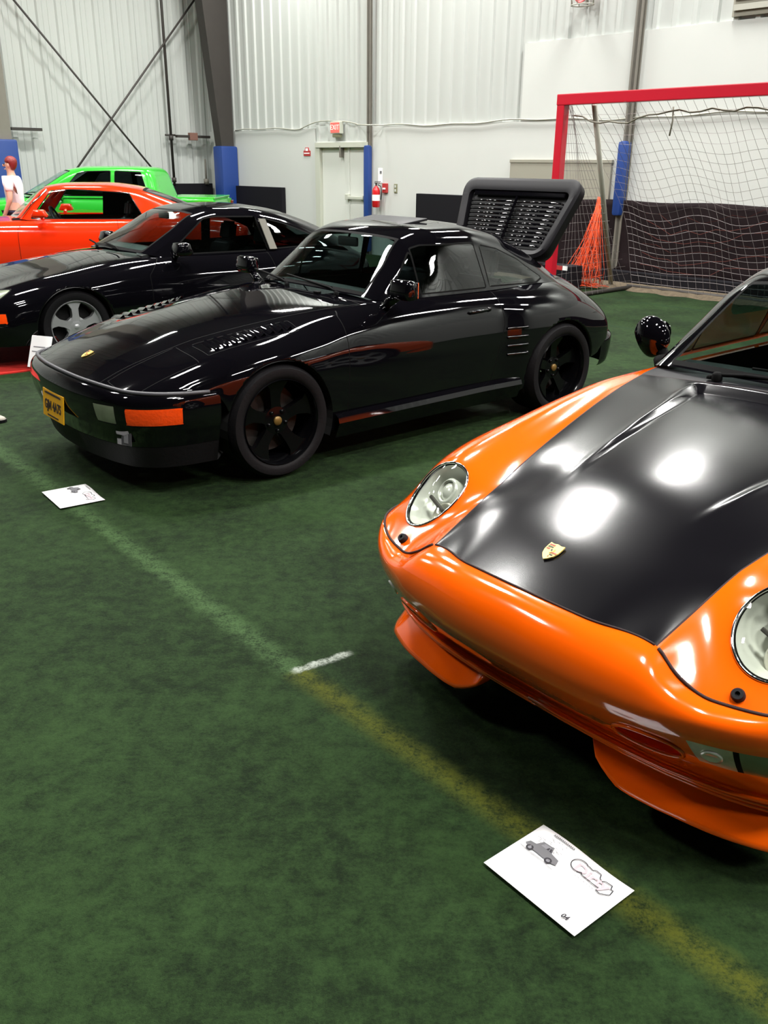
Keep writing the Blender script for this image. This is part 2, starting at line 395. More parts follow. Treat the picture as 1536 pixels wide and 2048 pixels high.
class Shell:
    """a dense body surface whose faces are shared out into parts"""
    def __init__(self, bm):
        self.bm = bm; self.pl = bm.faces.layers.int.new('part'); self.names = ['_']
    def pid(self, n):
        if n not in self.names: self.names.append(n)
        return self.names.index(n)
    def cut(self, *fs):
        for f in fs: isocut(self.bm, f)
    def set(self, name, f, only=None):
        i = self.pid(name); o = self.pid(only) if only else None
        for fc in faces_where(self.bm, f):
            if o is None or fc[self.pl] == o: fc[self.pl] = i
    def region(self, name, f, gap=0, gapname='panel_seam', cond=None):
        """f<0 becomes part name; a seam of width gap runs round it"""
        C = cond or (lambda x, y, z, u, v: -np.ones_like(x))
        self.cut(lambda *a: np.where(C(*a) < 0, f(*a), 1.))
        if gap:
            self.cut(lambda *a: np.where(C(*a) < 0, f(*a) - gap, 1.))
            self.set(gapname, lambda *a: np.where((C(*a) < 0) & (f(*a) < gap) & (f(*a) > 0), -1., 1.))
        self.set(name, lambda *a: np.where((C(*a) < 0) & (f(*a) < 0), -1., 1.))
    def kill(self, f):
        bmesh.ops.delete(self.bm, geom=faces_where(self.bm, f), context='FACES')
    def split(self, default, mats, parent, order=()):
        out = {}
        for i, n in enumerate(self.names):
            fs = [f for f in self.bm.faces if f[self.pl] == i]
            if not fs: continue
            nm = default if i == 0 else n
            b = bmesh.new(); vm = {}
            for f in fs:
                q = []
                for v in f.verts:
                    if v not in vm: vm[v] = b.verts.new(v.co)
                    q.append(vm[v])
                try: b.faces.new(q)
                except ValueError: pass
            if nm.startswith('kill'): b.free(); continue
            m = mats.get(nm, mats['*']); base = nm.split('#')[0]
            if i and nm != 'panel_seam':                                    # loose pieces become parts of their own
                left = set(b.faces); comps = []
                while left:
                    st_ = [left.pop()]; cp = list(st_)
                    while st_:
                        f_ = st_.pop()
                        for e_ in f_.edges:
                            for g_ in e_.link_faces:
                                if g_ in left: left.remove(g_); st_.append(g_); cp.append(g_)
                    comps.append(cp)
                comps.sort(key=len, reverse=True)
                for cp in comps[1:]:
                    if len(cp) > 12:
                        b3 = bmesh.new(); v3 = {}
                        for f_ in cp: b3.faces.new([v3.setdefault(v, None) or v3.__setitem__(v, b3.verts.new(v.co)) or v3[v] for v in f_.verts])
                        out[nm + '+%d' % len(out)] = obj(base, b3, m, parent, smooth=True, angle='keep')
                    bmesh.ops.delete(b, geom=cp, context='FACES')
            out[nm] = obj(base, b, m, parent, smooth=True, angle='keep')
        self.bm.free(); return out
def inward_lip(bm, f_sel, off):
    """pull a lip inward from boundary edges whose midpoint satisfies f_sel"""
    es = [e for e in bm.edges if e.is_boundary and f_sel((e.verts[0].co + e.verts[1].co) / 2)]
    r = bmesh.ops.extrude_edge_only(bm, edges=es)
    for v in [g for g in r['geom'] if isinstance(g, bmesh.types.BMVert)]: v.co += off(v.co)
# ================================================================== setting
def build_setting():
    bm = bmesh.new(); box(bm, (3, 12, -.05), (46, 34, .1), ROOM_M); struct('floor', bm, 'turf')
    # ribbed steel upper wall
    def ribs(a, b, z0, z1, pitch, depth, place, fine):
        bm = bmesh.new(); xs = []; x = a
        while x < b:
            for o, d in ((0, 0), (pitch * .60, 0), (pitch * .68, depth), (pitch * .90, depth), (pitch * .98, 0)): xs.append((min(x + o, b), d))
            if fine:
                xs[-4:-4] = [(min(x + pitch * .28, b), 0), (min(x + pitch * .30, b), .008), (min(x + pitch * .34, b), .008), (min(x + pitch * .36, b), 0)]
            x += pitch
        va = [bm.verts.new(place(s, d, z0)) for s, d in xs]; vb = [bm.verts.new(place(s, d, z1)) for s, d in xs]
        for i in range(len(xs) - 1):
            if (va[i].co - va[i + 1].co).length > 1e-5: bm.faces.new((va[i], va[i + 1], vb[i + 1], vb[i]))
        return bm
    HC = 9.2
    bm = ribs(-20, 11.5, 2.06, HC, .30, .035, lambda s, d, z: room(s, d, z), False)
    lin = bm
    for a, b, z0, z1, d in ((-20, 6.0, 0, 2.34, .05), (7.60, 11.5, 0, 2.34, .05), (-20, 2.30, 2.34, 3.46, .052), (5.99, 7.6, 2.03, 2.09, .06)):
        box(lin, ((a + b) / 2, d / 2, (z0 + z1) / 2), (b - a, d, z1 - z0), ROOM_M, mi=1)
    o = obj('wall_back', lin, ['corr', 'whitew']); o['kind'] = 'structure'
    bm = ribs(-.5, 30, 0, HC, .40, .035, lambda s, d, z: room(11.5 - d, s, z), True); struct('wall_left', bm, 'corr')
    bm = bmesh.new(); box(bm, (3, 29.2, HC / 2), (46, .2, HC), ROOM_M); struct('wall_front', bm, 'darkwall')
    bm = bmesh.new(); box(bm, (-20.1, 14, HC / 2), (.2, 30, HC), ROOM_M); struct('wall_right', bm, 'darkwall')
    bm = bmesh.new(); box(bm, (-4, 14, HC + .1), (34, 32, .2), ROOM_M)
    for d in np.arange(1.5, 29, 6.0): box(bm, (-4, d, HC - .35), (33, .2, .7), ROOM_M, mi=1)
    o = obj('ceiling', bm, ['ceil', 'steel']); o['kind'] = 'structure'
    # double door
    bm = bmesh.new()
    box(bm, (7.45, .05, 1.03), (.14, .14, 2.06), ROOM_M, mi=1); box(bm, (5.93, .05, 1.03), (.06, .14, 2.06), ROOM_M, mi=1)
    box(bm, (6.70, .06, 2.02), (1.58, .16, .09), ROOM_M, mi=1)
    box(bm, (6.96, .02, .99), (.84, .05, 1.96), ROOM_M, .004); box(bm, (6.25, .02, .99), (.56, .05, 1.96), ROOM_M, .004)
    box(bm, (6.535, .05, .99), (.035, .03, 1.96), ROOM_M)
    d = obj('door_1', bm, ['door', 'frame']); d['kind'] = 'structure'
    bm = bmesh.new(); box(bm, (6.29, .10, 1.05), (.46, .05, .06), ROOM_M, .01); box(bm, (6.55, .085, 1.06), (.09, .08, .11), ROOM_M, .01)
    box(bm, (6.13, .07, 1.05), (.05, .05, .09), ROOM_M, .008); obj('push_bar', bm, 'frame', d)
    bm = bmesh.new(); box(bm, (6.72, .09, 1.90), (.04, .10, .22), ROOM_M, .006); box(bm, (6.8, .08, 1.99), (.25, .06, .05), ROOM_M, .006); obj('door_closer', bm, 'steel2', d)
    # black dasher boards along the walls
    for k, (a, b, z, m) in enumerate(((8.63, 10.75, 1.19, 'kick'), (2.42, 4.55, 1.18, 'kick'))):
        bm = bmesh.new(); box(bm, ((a + b) / 2, .11, z / 2), (b - a, .10, z), ROOM_M, .01); struct('trim_%d' % (k + 1), bm, m)
    bm = bmesh.new(); box(bm, (11.38, .92, .61), (.08, 1.55, 1.22), ROOM_M, .01); struct('trim_3', bm, 'kick')
    bm = bmesh.new()                                                       # sagging dark tarp board behind the goal
    n = 60; rows = []
    for j, z in enumerate((0, .12, .2, .35, .6, .9, 1.12, 1.195)):
        rows.append([bm.verts.new(room(2.42 - 14 * i / n, .13 + .018 * math.sin(i * 1.7 + j) * (j < 7) + (.03 if j in (2,) else 0), z + (.012 * math.sin(i * .9) if j == 7 else 0))) for i in range(n + 1)])
    for A, B in zip(rows, rows[1:]):
        for i in range(n): bm.faces.new((A[i], A[i + 1], B[i + 1], B[i]))
    t = rows[-1]; t2 = [bm.verts.new(v.co - ND * .1) for v in t]
    for i in range(n): bm.faces.new((t[i], t[i + 1], t2[i + 1], t2[i]))
    struct('trim_4', bm, 'kickb', smooth=True)
    bm = bmesh.new(); box(bm, (-4.6, .22, .10), (14, .14, .20), ROOM_M, .012); struct('trim_5', bm, 'kick')
    bm = bmesh.new(); n = 140; A = []; B = []; C = []
    for i in range(n + 1):
        s = 2.6 - 15 * i / n; w = .55 + .06 * math.sin(i * 1.3) + .05 * RNG.random()
        A.append(bm.verts.new(room(s, .28, .035 + .01 * RNG.random()))); B.append(bm.verts.new(room(s, .28 + w * .7, .03 + .015 * RNG.random()))); C.append(bm.verts.new(room(s, .28 + w, .002)))
    for P, Q in ((A, B), (B, C)):
        for i in range(n): bm.faces.new((P[i], P[i + 1], Q[i + 1], Q[i]))
    struct('trim_6', bm, 'tan', smooth=True)
    bm = bmesh.new(); box(bm, (1.45, .075, 1.38), (1.95, .05, .75), ROOM_M, .006); box(bm, (1.45, .08, 1.74), (1.97, .06, .05), ROOM_M, .006)
    tag(obj('wall_board', bm, 'beige'), 'greige flat board fixed on the white wall left of the blue pad behind the goal', 'board')
    # wall posts and their pads
    def post(name, s0, s1, d1, z0, m, label):
        bm = bmesh.new(); dm = (d1 + .05) / 2; w = s1 - s0; sc = (s0 + s1) / 2
        box(bm, (sc, d1 - .012, (z0 + HC) / 2), (w, .024, HC - z0), ROOM_M); box(bm, (sc, .07, (z0 + HC) / 2), (w, .024, HC - z0), ROOM_M)
        box(bm, (sc, dm, (z0 + HC) / 2), (.05, d1 - .05, HC - z0), ROOM_M)
        tag(obj(name, bm, m), label, 'post')
    post('wall_post', 5.86, 5.95, .12, 0, 'steel2', 'slim olive grey steel wall post beside the exit door')
    post('wall_post', .17, .28, .15, 0, 'steel2', 'slim olive grey steel wall post behind the red goal')
    def pad(s0, s1, d0, d1, z0, z1, label):
        bm = bmesh.new(); fs = box(bm, ((s0 + s1) / 2, (d0 + d1) / 2, (z0 + z1) / 2), (s1 - s0, d1 - d0, z1 - z0), None, .045)
        for v in bm.verts: v.co = ROOM_M @ v.co
        tag(obj('column_pad', bm, 'blue', angle=.7), label, 'pad', 'blue column pads')
    pad(5.85, 6.00, .055, .17, .05, 2.01, 'slim blue vinyl pad on the post beside the exit door')
    pad(.17, .31, .07, .24, .98, 2.02, 'short blue vinyl pad on the post seen through the goal net')
    pad(10.36, 10.72, .06, .49, .05, 2.02, 'wide blue vinyl pad on the dark corner column left of the exit door')
    pad(10.62, 11.20, 4.93, 5.7, .05, 2.05, 'blue vinyl pad at the left edge of the hall behind the person')
    bm = bmesh.new()                                                       # tapered corner column
    for z0, z1 in ((2.0, HC),):
        def rect(z, a, b, c, d): return [bm.verts.new(room(a, c, z)), bm.verts.new(room(b, c, z)), bm.verts.new(room(b, d, z)), bm.verts.new(room(a, d, z))]
        A = rect(0, 10.42, 10.67, .12, .42); B = rect(2.0, 10.42, 10.67, .12, .44); T = rect(HC - .75, 10.42, 10.72, .12, 1.12)
        for P, Q in ((A, B), (B, T)):
            for i in range(4): bm.faces.new((P[i], P[(i + 1) % 4], Q[(i + 1) % 4], Q[i]))
        bm.faces.new(T)
    tag(obj('corner_column', bm, 'steel'), 'massive dark brown steel column standing in the hall corner', 'column')
    bm = bmesh.new(); box(bm, (10.95, 5.24, HC / 2 - .4), (.45, .5, HC - .8), ROOM_M, .01)
    tag(obj('side_column', bm, 'steel2'), 'olive grey steel column at the left edge of the photo', 'column')
    # bracing rods, pipe, girt stubs on the left wall
    def rod(a, b, label):
        bm = bmesh.new(); tube(bm, [room(11.25, *a), room(11.25, *b)], .022, 8); tag(obj('brace_rod', bm, 'steel', smooth=True), label, 'brace', 'crossed brace rods on the left wall')
    rod((4.7, 4.86), (.5, .14), 'dark brace rod falling from upper left to lower right on the ribbed wall')
    rod((.2, 5.18), (4.6, .32), 'dark brace rod rising from lower left to upper right on the ribbed wall')
    bm = bmesh.new(); tube(bm, [room(11.33, 1.17, 1.2), room(11.33, 1.17, HC - .9)], .030, 10)
    for z in (1.3, 2.18): tube(bm, [room(11.33, 1.17, z - .05), room(11.33, 1.17, z + .05)], .05, 10)
    box(bm, (11.36, 1.17, 2.24), (.05, .24, .04), ROOM_M)
    tag(obj('drain_pipe', bm, 'steel', angle=.6), 'thin dark vertical pipe on the left ribbed wall beside the corner column', 'pipe')
    bm = bmesh.new(); tube(bm, [room(11.36, .30, 1.2), room(11.36, .30, 1.75)], .022, 8); tube(bm, [room(11.36, .3, 1.2), room(11.36, .3, 1.32)], .06, 8)
    tag(obj('conduit', bm, 'steel2', angle=.6), 'short grey conduit rising above the black board beside the corner column pad', 'conduit')
    bm = bmesh.new(); box(bm, (11.30, 4.45, 2.26), (.10, .62, .055), ROOM_M, .005); tag(obj('wall_bracket', bm, 'steel'), 'dark bracket arm on the ribbed wall near the left column', 'bracket')
    bm = bmesh.new(); box(bm, (11.30, .62, 2.22), (.10, .86, .055), ROOM_M, .005); o = tag(obj('wall_bracket', bm, 'steel'), 'dark bracket arm with a small red box beside the corner column', 'bracket')
    bm = bmesh.new(); box(bm, (11.27, .64, 2.22), (.10, .2, .16), ROOM_M, .01); obj('junction_box', bm, 'rust', o)
    # loose cable along the seam
    bm = bmesh.new(); pts = []
    for i in range(90):
        s = 10.4 - i * .18; z = 2.345 + .012 * math.sin(i * .9) + .02 * math.sin(i * .31)
        if 6.2 < s < 8.1: z += .14 * math.sin((8.1 - s) / 1.9 * PI)
        pts.append(room(s, .075 if not 5.6 < s < 6.1 else .25, z))
    tube(bm, pts, .012, 6); tag(obj('wall_cable', bm, 'galv', smooth=True), 'grey cable running along the top of the lower white wall', 'cable')
    # exit sign and wall fittings
    t = thing('exit_sign', room(6.85, .06, 2.23), 0, 'lit red exit sign above the white double door', 'sign')
    inv = t.matrix_world.inverted() if False else Matrix.Translation(-room(6.85, .06, 2.23))
    bm = bmesh.new(); box(bm, (6.85, .10, 2.335), (.30, .09, .22), inv @ ROOM_M, .012); obj('housing', bm, 'frame', t)
    bm = bmesh.new(); box(bm, (6.85, .148, 2.335), (.26, .012, .18), inv @ ROOM_M, .004); obj('sign_face', bm, 'exit', t)
    bm = bmesh.new(); text_bm(bm, 'EXIT', .13, inv @ frame_m(room(6.85, .157, 2.335), ND, -WD), .002); obj('lettering', bm, 'exitw', t)
    bm = bmesh.new(); box(bm, (6.85, .09, 2.19), (.22, .07, .06), inv @ ROOM_M, .008); obj('battery_box', bm, 'switch', t)
    bm = bmesh.new(); prism(bm, [(-.11, -.07), (.11, -.07), (.11, .03), (.07, .03), (.055, .09), (-.055, .09), (-.07, .03), (-.11, .03)], 0, .012, lambda x, y, z: frame_m(room(7.86, .05, 1.89), ND, -WD) @ Vector((x, y, z)))
    o = tag(obj('door_notice', bm, 'signred'), 'small red notice on the white wall left of the door', 'sign')
    bm = bmesh.new(); box(bm, (0, .05, .014), (.08, .05, .004), frame_m(room(7.86, .05, 1.89), ND, -WD)); box(bm, (0, -.02, .014), (.18, .02, .004), frame_m(room(7.86, .05, 1.89), ND, -WD), mi=0); obj('lettering', bm, 'paper', o)
    t = thing('fire_extinguisher', room(5.62, .17, .90), 0, 'red fire extinguisher with white label hung beside the blue pad', 'extinguisher')
    bm = bmesh.new(); lathe(bm, [(0, 0), (.06, 0), (.075, .02), (.075, .30), (.06, .345), (.03, .37), (.025, .39), (0, .39)], 20); obj('cylinder', bm, 'extred', t, angle=.8)
    bm = bmesh.new(); lathe(bm, [(.0765, .12), (.0765, .23)], 20); obj('label_band', bm, 'paper', t, smooth=True)
    bm = bmesh.new(); box(bm, (0, 0, .41), (.03, .03, .05), None, .004); box(bm, (.02, -.03, .44), (.11, .02, .015), None, .004); box(bm, (.03, -.03, .465), (.12, .02, .012), None, .004); obj('valve', bm, 'steel', t)
    bm = bmesh.new(); tube(bm, [(.03, -.02, .41), (.09, -.05, .38), (.105, -.05, .25), (.09, -.04, .14)], .009, 6); obj('hose', bm, 'rubber', t, smooth=True)
    M2 = frame_m(room(5.63, .05, 1.47), ND, -WD)
    bm = bmesh.new(); box(bm, (0, 0, .005), (.12, .26, .01), M2, .003); o = tag(obj('wall_placard', bm, 'paper'), 'small white placard on the wall above the fire extinguisher', 'sign')
    bm = bmesh.new(); box(bm, (.02, .06, .012), (.05, .05, .004), M2); obj('print', bm, 'grey1', o)
    M2 = frame_m(room(5.47, .05, 1.25), ND, -WD)
    bm = bmesh.new(); box(bm, (0, 0, .025), (.12, .17, .05), M2, .008); o = tag(obj('alarm_pull_box', bm, 'signred'), 'small red alarm box on the wall right of the extinguisher', 'alarm box')
    bm = bmesh.new(); box(bm, (0, -.01, .055), (.07, .03, .02), M2, .004); obj('handle', bm, 'paper', o)
    M2 = frame_m(room(5.2, .05, 1.25), ND, -WD)
    bm = bmesh.new(); box(bm, (0, 0, .006), (.085, .16, .012), M2, .004); o = tag(obj('switch_plate', bm, 'switch'), 'narrow olive switch plate on the white wall right of the red alarm box', 'switch')
    
    for y in (-.035, .035): bm = bmesh.new(); box(bm, (0, y, .016), (.03, .045, .012), M2, .003); obj('toggle', bm, 'whitew', o)
    # caged wall horn near the top edge and louvre at the top right
    t = thing('wall_horn', room(1.17, .05, 3.93), 0, 'brown wall horn in a wire guard at the top of the photo', 'horn')
    I = Matrix.Translation(-room(1.17, .05, 3.93)) @ ROOM_M
    bm = bmesh.new(); lathe(bm, [(0, 0), (.06, 0), (.07, .08), (.12, .2), (.11, .2), (.0, .1)], 20, Matrix.Translation(-room(1.17, .05, 3.93)) @ frame_m(room(1.17, .05, 4.0), ND, -WD)); obj('horn', bm, 'signred', t, angle=.7)
    bm = bmesh.new()
    for z, r in ((3.86, .18), (4.05, .2)): tube(bm, [Vector(I @ Vector((1.17 + r * math.cos(a), .06 + .9 * r * (1 + math.sin(a)) * .8, z))) for a in np.linspace(0, 2 * PI, 24)[:-1]], .008, 5, True)
    for a in np.linspace(0, 2 * PI, 9)[:-1]: tube(bm, [I @ Vector((1.17 + r * math.cos(a), .06 + .9 * r * (1 + math.sin(a)) * .8, z)) for z, r in ((3.86, .18), (4.05, .2))], .006, 5)
    obj('wire_guard', bm, 'galv', t, smooth=True)
    bm = bmesh.new(); box(bm, (-1.75, .06, 4.1), (1.25, .04, 1.2), ROOM_M, mi=0)
    for k in range(9): box(bm, (-1.75, .10, 3.6 + k * .125), (1.2, .03, .07), ROOM_M, mi=1)
    tag(obj('wall_louvre', bm, ['beige', 'galv']), 'grey louvred vent on the wall at the top right corner', 'vent')

    # ---------------------------------------------------------------- soccer goal
    t = thing('soccer_goal', room(-2.2, 2.62), 0, 'red framed soccer goal with grey net by the back wall', 'goal')
    I = Matrix.Translation(-room(-2.2, 2.62)) @ ROOM_M
    bm = bmesh.new(); box(bm, (-.42, 2.62, 1.21), (.11, .11, 2.42), I, .01); obj('goal_post', bm, 'goalred', t)
    bm = bmesh.new(); box(bm, (-4.02, 2.62, 1.21), (.11, .11, 2.42), I, .01); obj('goal_post', bm, 'goalred', t)
    bm = bmesh.new(); box(bm, (-2.22, 2.62, 2.42), (3.72, .12, .125), I, .01); obj('crossbar', bm, 'goalred', t)
    for s in (-.46, -3.98):
        bm = bmesh.new(); tube(bm, [I @ Vector(p) for p in ((s - .33 if s > -1 else s, 2.5, 2.36), (s + .40 if s > -1 else s, .62, .04))], .035, 10)
        obj('back_stay', bm, 'galv', t, smooth=True)
    bm = bmesh.new(); tube(bm, [I @ Vector((s, .62, .035)) for s in (-.34, -3.98)], .03, 8)
    for s in (-.42, -3.98): tube(bm, [I @ Vector((s, d, .03)) for d in (2.55, .62)], .03, 8)
    obj('ground_frame', bm, 'steel', t, smooth=True)
    def netpt(a, b, side=None):                                             # back: a across, b down ; side: a depth, b down
        if side is None:
            d = 2.52 - 1.9 * b ** .9 - .25 * math.sin(b * PI); return I @ Vector((-.46 - 3.5 * a + .02 * math.sin(b * 9 + a * 30), d + .03 * math.sin(a * 22 + b * 8), 2.34 * (1 - b) + .02 - .10 * math.sin(b * PI) * math.sin(a * PI * 3) ** 2))
        d = 2.5 - (1.9 * a) * b; return I @ Vector((side + .03 * math.sin(a * 9 + b * 7), d, 2.34 * (1 - b) + .02))
    bm = bmesh.new()
    for k in range(33): tube(bm, [netpt(k / 32, b) for b in np.linspace(0, 1, 16)], .0022, 3)
    for k in range(1, 24): tube(bm, [netpt(a, k / 24) for a in np.linspace(0, 1, 40)], .0022, 3)
    for sd in (-.44, -3.98):
        for k in range(1, 14): tube(bm, [netpt(k / 14, b, sd) for b in np.linspace(0, 1, 12)], .0022, 3)
        for k in range(1, 22): tube(bm, [netpt(a, k / 22, sd) for a in np.linspace(0, 1, 10)], .0022, 3)
    n = obj('net', bm, 'net', t); n['kind'] = 'stuff'
    bm = bmesh.new(); pts = [I @ Vector((-.5 - .13 * i, 2.50, 2.25 - .10 * math.sin(min(i, 9) / 9 * PI) + .02 * math.sin(i * 1.9))) for i in range(27)]; tube(bm, pts, .010, 5)
    tube(bm, [I @ Vector((-1.85, 2.5, 2.3)), I @ Vector((-1.86, 2.5, 2.15)), I @ Vector((-1.83, 2.48, 2.0))], .010, 5); obj('net_rope', bm, 'beige', t, smooth=True)
    # orange netting gathered on the stay
    bm = bmesh.new(); top = [room(.06, .95, 1.15)]
    for k in range(70):
        a = RNG.random(); p0 = room(.08 + RNG.normal(0, .02), .9, 1.02 + .25 * RNG.random())
        p3 = room(-.08 + .52 * a + RNG.normal(0, .05), .75 + .55 * RNG.random(), .02 + .03 * RNG.random())
        p1 = p0.lerp(p3, .35) + Vector((RNG.normal(0, .02), RNG.normal(0, .02), -.10)); p2 = p0.lerp(p3, .7) + Vector((RNG.normal(0, .03), RNG.normal(0, .03), -.08))
        tube(bm, [p0, p1, p2, p3], .0045, 4)
    for k in range(26):
        z = .04 + 1.0 * RNG.random(); w = (1.15 - z) * .25
        tube(bm, [room(.12 - w + 2 * w * q + RNG.normal(0, .01), .95 + .2 * RNG.random() * (1 - z), z + RNG.normal(0, .02)) for q in np.linspace(0, 1, 6)], .004, 4)
    for k in range(14):
        tube(bm, [room(.12 + RNG.normal(0, .28), .9 + .5 * RNG.random(), .05 + .03 * RNG.random()) for q in range(4)], .004, 4)
    tag(obj('orange_netting', bm, 'onet', smooth=True), 'orange safety netting gathered around the goal stay and trailing on the turf', 'netting', kind='stuff')
    bm = bmesh.new()
    for k in range(6):
        z = .35 + .14 * k; tube(bm, [room(-.3 - i * .22, .24 + .03 * RNG.random(), z + RNG.normal(0, .03) - .1 * math.sin(i * .5)) for i in range(26)], .003, 3)
    tag(obj('orange_cords', bm, 'onetd'), 'thin orange net cords sagging across the dark board behind the goal', 'netting', kind='stuff')
    # black case behind the open tail
    t = thing('equipment_case', room(.27, 1.42), math.atan2(WD.y, WD.x), 'black case with red and white stripe standing behind the open tail', 'case')
    bm = bmesh.new(); box(bm, (.0, .0, .17), (.5, .32, .34), None, .012); obj('body', bm, 'kick', t)
    bm = bmesh.new(); box(bm, (-.17, .163, .315), (.08, .006, .06)); obj('white_stripe', bm, 'paper', t)
    bm = bmesh.new(); box(bm, (-.05, .163, .315), (.15, .006, .06)); obj('red_stripe', bm, 'signred', t)

    # ---------------------------------------------------------------- high bay lamps
    k = 0
    for s, d in LAMPS:
        p = room(s, d, LAMP_Z)
        t = thing('high_bay_lamp', p, math.atan2(WD.y, WD.x), 'rectangular high bay lamp hung under the hall ceiling', 'lamp', 'high bay lamps under the ceiling')
        bm = bmesh.new(); box(bm, (0, 0, .06), (.56, 1.20, .10), None, .01); obj('housing', bm, 'lampbox', t)
        bm = bmesh.new(); box(bm, (0, 0, 0), (.50, 1.12, .012)); obj('diffuser', bm, 'lamp', t)
        bm = bmesh.new(); tube(bm, [(0, -.4, .1), (0, -.4, 1.55)], .006, 5); obj('hanger', bm, 'steel', t); bm = bmesh.new(); tube(bm, [(0, .4, .1), (0, .4, 1.55)], .006, 5); obj('hanger', bm, 'steel', t)
        ld = bpy.data.lights.new('lamp_light', 'AREA'); ld.shape = 'RECTANGLE'; ld.size = .50; ld.size_y = 1.12; ld.energy = LAMP_WATTS; ld.spread = LAMP_SPREAD; ld.color = (1, .985, .95)
        lo = bpy.data.objects.new('lamp_light', ld); COL.objects.link(lo); lo.parent = t; lo.location = (0, 0, -.012)
LAMPS = [(s, d) for s in np.arange(-14.2, 11, 4.4) for d in np.arange(1.2, 16, 4.7) if d < 14 and not (abs(s + 5.4) < .1 and d > 4) and not (abs(s + 1) < .1 and d > 10)] + [(-7.4, 10.6), (-.8, 9.4), (-1.0, 15.3)]
# ================================================================== cars
def R(x, y, z): return (x, y, z)
def sec(x, *yz): return [(x, y, z) for y, z in yz]
NEG = lambda x, y, z, u, v: -np.ones_like(x)
def wheel(name, parent, c, side, r, w, rim_r, style, mats, hub='capgold', dish=.06):
    """c: hub centre (outer face), side -1/+1 direction of local y the face looks at"""
    rim_m, tyre_m = mats
    mx = Matrix.Translation(Vector(c)) @ Matrix.Rotation(-PI / 2 * side, 4, 'X')   # local z -> outward (y*side)
    bm = bmesh.new(); b = rim_r
    lathe(bm, [(b * .93, -w * .95), (b * .95, -.01)], 48, mx)
    lathe(bm, [(b * 1.0, .012), (b * 1.02, .004), (b * 1.0, -.008), (b * .95, -.012)], 48, mx)
    lathe(bm, [(b * 1.0, .012), (b * .955, -.004), (b * .93, -dish * .7)], 48, mx)
    zf = -dish * .75
    if style == 'five':
        for k in range(5):
            a = 2 * PI * k / 5 + .32
            pr = []
            for rr, hw in ((.045, .040), (.09, .030), (b * .6, .033), (b * .80, .048), (b * .935, .078)): pr.append((rr, hw))
            pts = [(q, h) for q, h in pr] + [(q, -h) for q, h in pr[::-1]]
            fn = lambda x, y, z, a=a: mx @ Vector((x * math.cos(a) - y * math.sin(a), x * math.sin(a) + y * math.cos(a), z + (.02 if x > b * .7 else 0)))
            prism(bm, pts, zf - .03, zf + .012, fn)
        lathe(bm, [(.075, zf - .03), (.078, zf + .012), (.04, zf + .018), (0, zf + .02)], 24, mx)
    else:
        for k in range(5):
            a = 2 * PI * k / 5 + PI / 2
            prs = [(.05, .040), (b * .45, .028), (b * .70, .030), (b * .86, .050), (b * .95, .080)]
            pts = [(q, h) for q, h in prs] + [(q, -h) for q, h in prs[::-1]]
            fn = lambda x, y, z, a=a: mx @ Vector((x * math.cos(a) - y * math.sin(a), x * math.sin(a) + y * math.cos(a), z + .012 * math.sin(min(x / b, 1) * PI)))
            prism(bm, pts, zf - .03, zf + .02, fn)
        lathe(bm, [(.085, zf - .03), (.088, zf + .02), (.05, zf + .028), (0, zf + .03)], 24, mx)
    for k in range(5):
        a = 2 * PI * k / 5 + .32 + PI / 5
        lathe(bm, [(.011, zf + .005), (.011, zf + .024), (.006, zf + .028), (0, zf + .028)], 8, mx @ Matrix.Translation((.058 * math.cos(a), .058 * math.sin(a), 0)))
    rim = obj(name, bm, rim_m, parent, angle=.6)
    bm = bmesh.new(); h = w
    lathe(bm, [(b * .96, -h), (b * 1.05, -h - .01), (r * .93, -h - .012), (r * .985, -h * .92), (r, -h * .8), (r, -.05), (r * .985, -.018), (r * .93, .012), (b * 1.12, .016), (b * 1.03, .006), (b * .98, -.008)], 56, mx)
    for q in (.25, .5, .75): lathe(bm, [(r * 1.001, -h * q - .006), (r * .985, -h * q), (r * 1.001, -h * q + .006)], 56, mx)
    obj('tyre', bm, tyre_m, rim, angle=.7)
    bm = bmesh.new(); lathe(bm, [(.024, zf + .012), (.026, zf + .028), (.02, zf + .034), (0, zf + .036)], 20, mx); obj('hub_cap', bm, hub, rim, angle=.8)
    bm = bmesh.new(); lathe(bm, [(b * .8, -dish - .07), (b * .8, -dish - .05), (.05, -dish - .05)], 32, mx); obj('brake_disc', bm, 'well' if hub != 'capgold' else 'steel', rim, angle=.6)
    return rim
def seat(parent, x, y, m='seat', z0=.30, h=.62):
    bm = bmesh.new()
    def slab(pts, half, bev):
        prism(bm, pts, -half, half, lambda px, pz, w: Vector((x + px, y + w, z0 + pz)))
    slab([(-.28, .02), (.22, -.04), (.24, .10), (-.26, .18), (-.31, .12)], .24, 0)
    slab([(.17, .04), (.30, .02), (.44, h * .86), (.42, h), (.34, h), (.28, h * .8)], .23, 0)
    bmesh.ops.bevel(bm, geom=bm.edges[:], offset=.03, segments=3, affect='EDGES')
    s = obj('seat', bm, m, parent, angle=.9)
    bm = bmesh.new(); slab([(.36, h + .005), (.45, h + .0), (.48, h + .19), (.40, h + .20)], .13, 0); bmesh.ops.bevel(bm, geom=bm.edges[:], offset=.03, segments=3, affect='EDGES'); obj('headrest', bm, m, s, angle=.9)
    return s
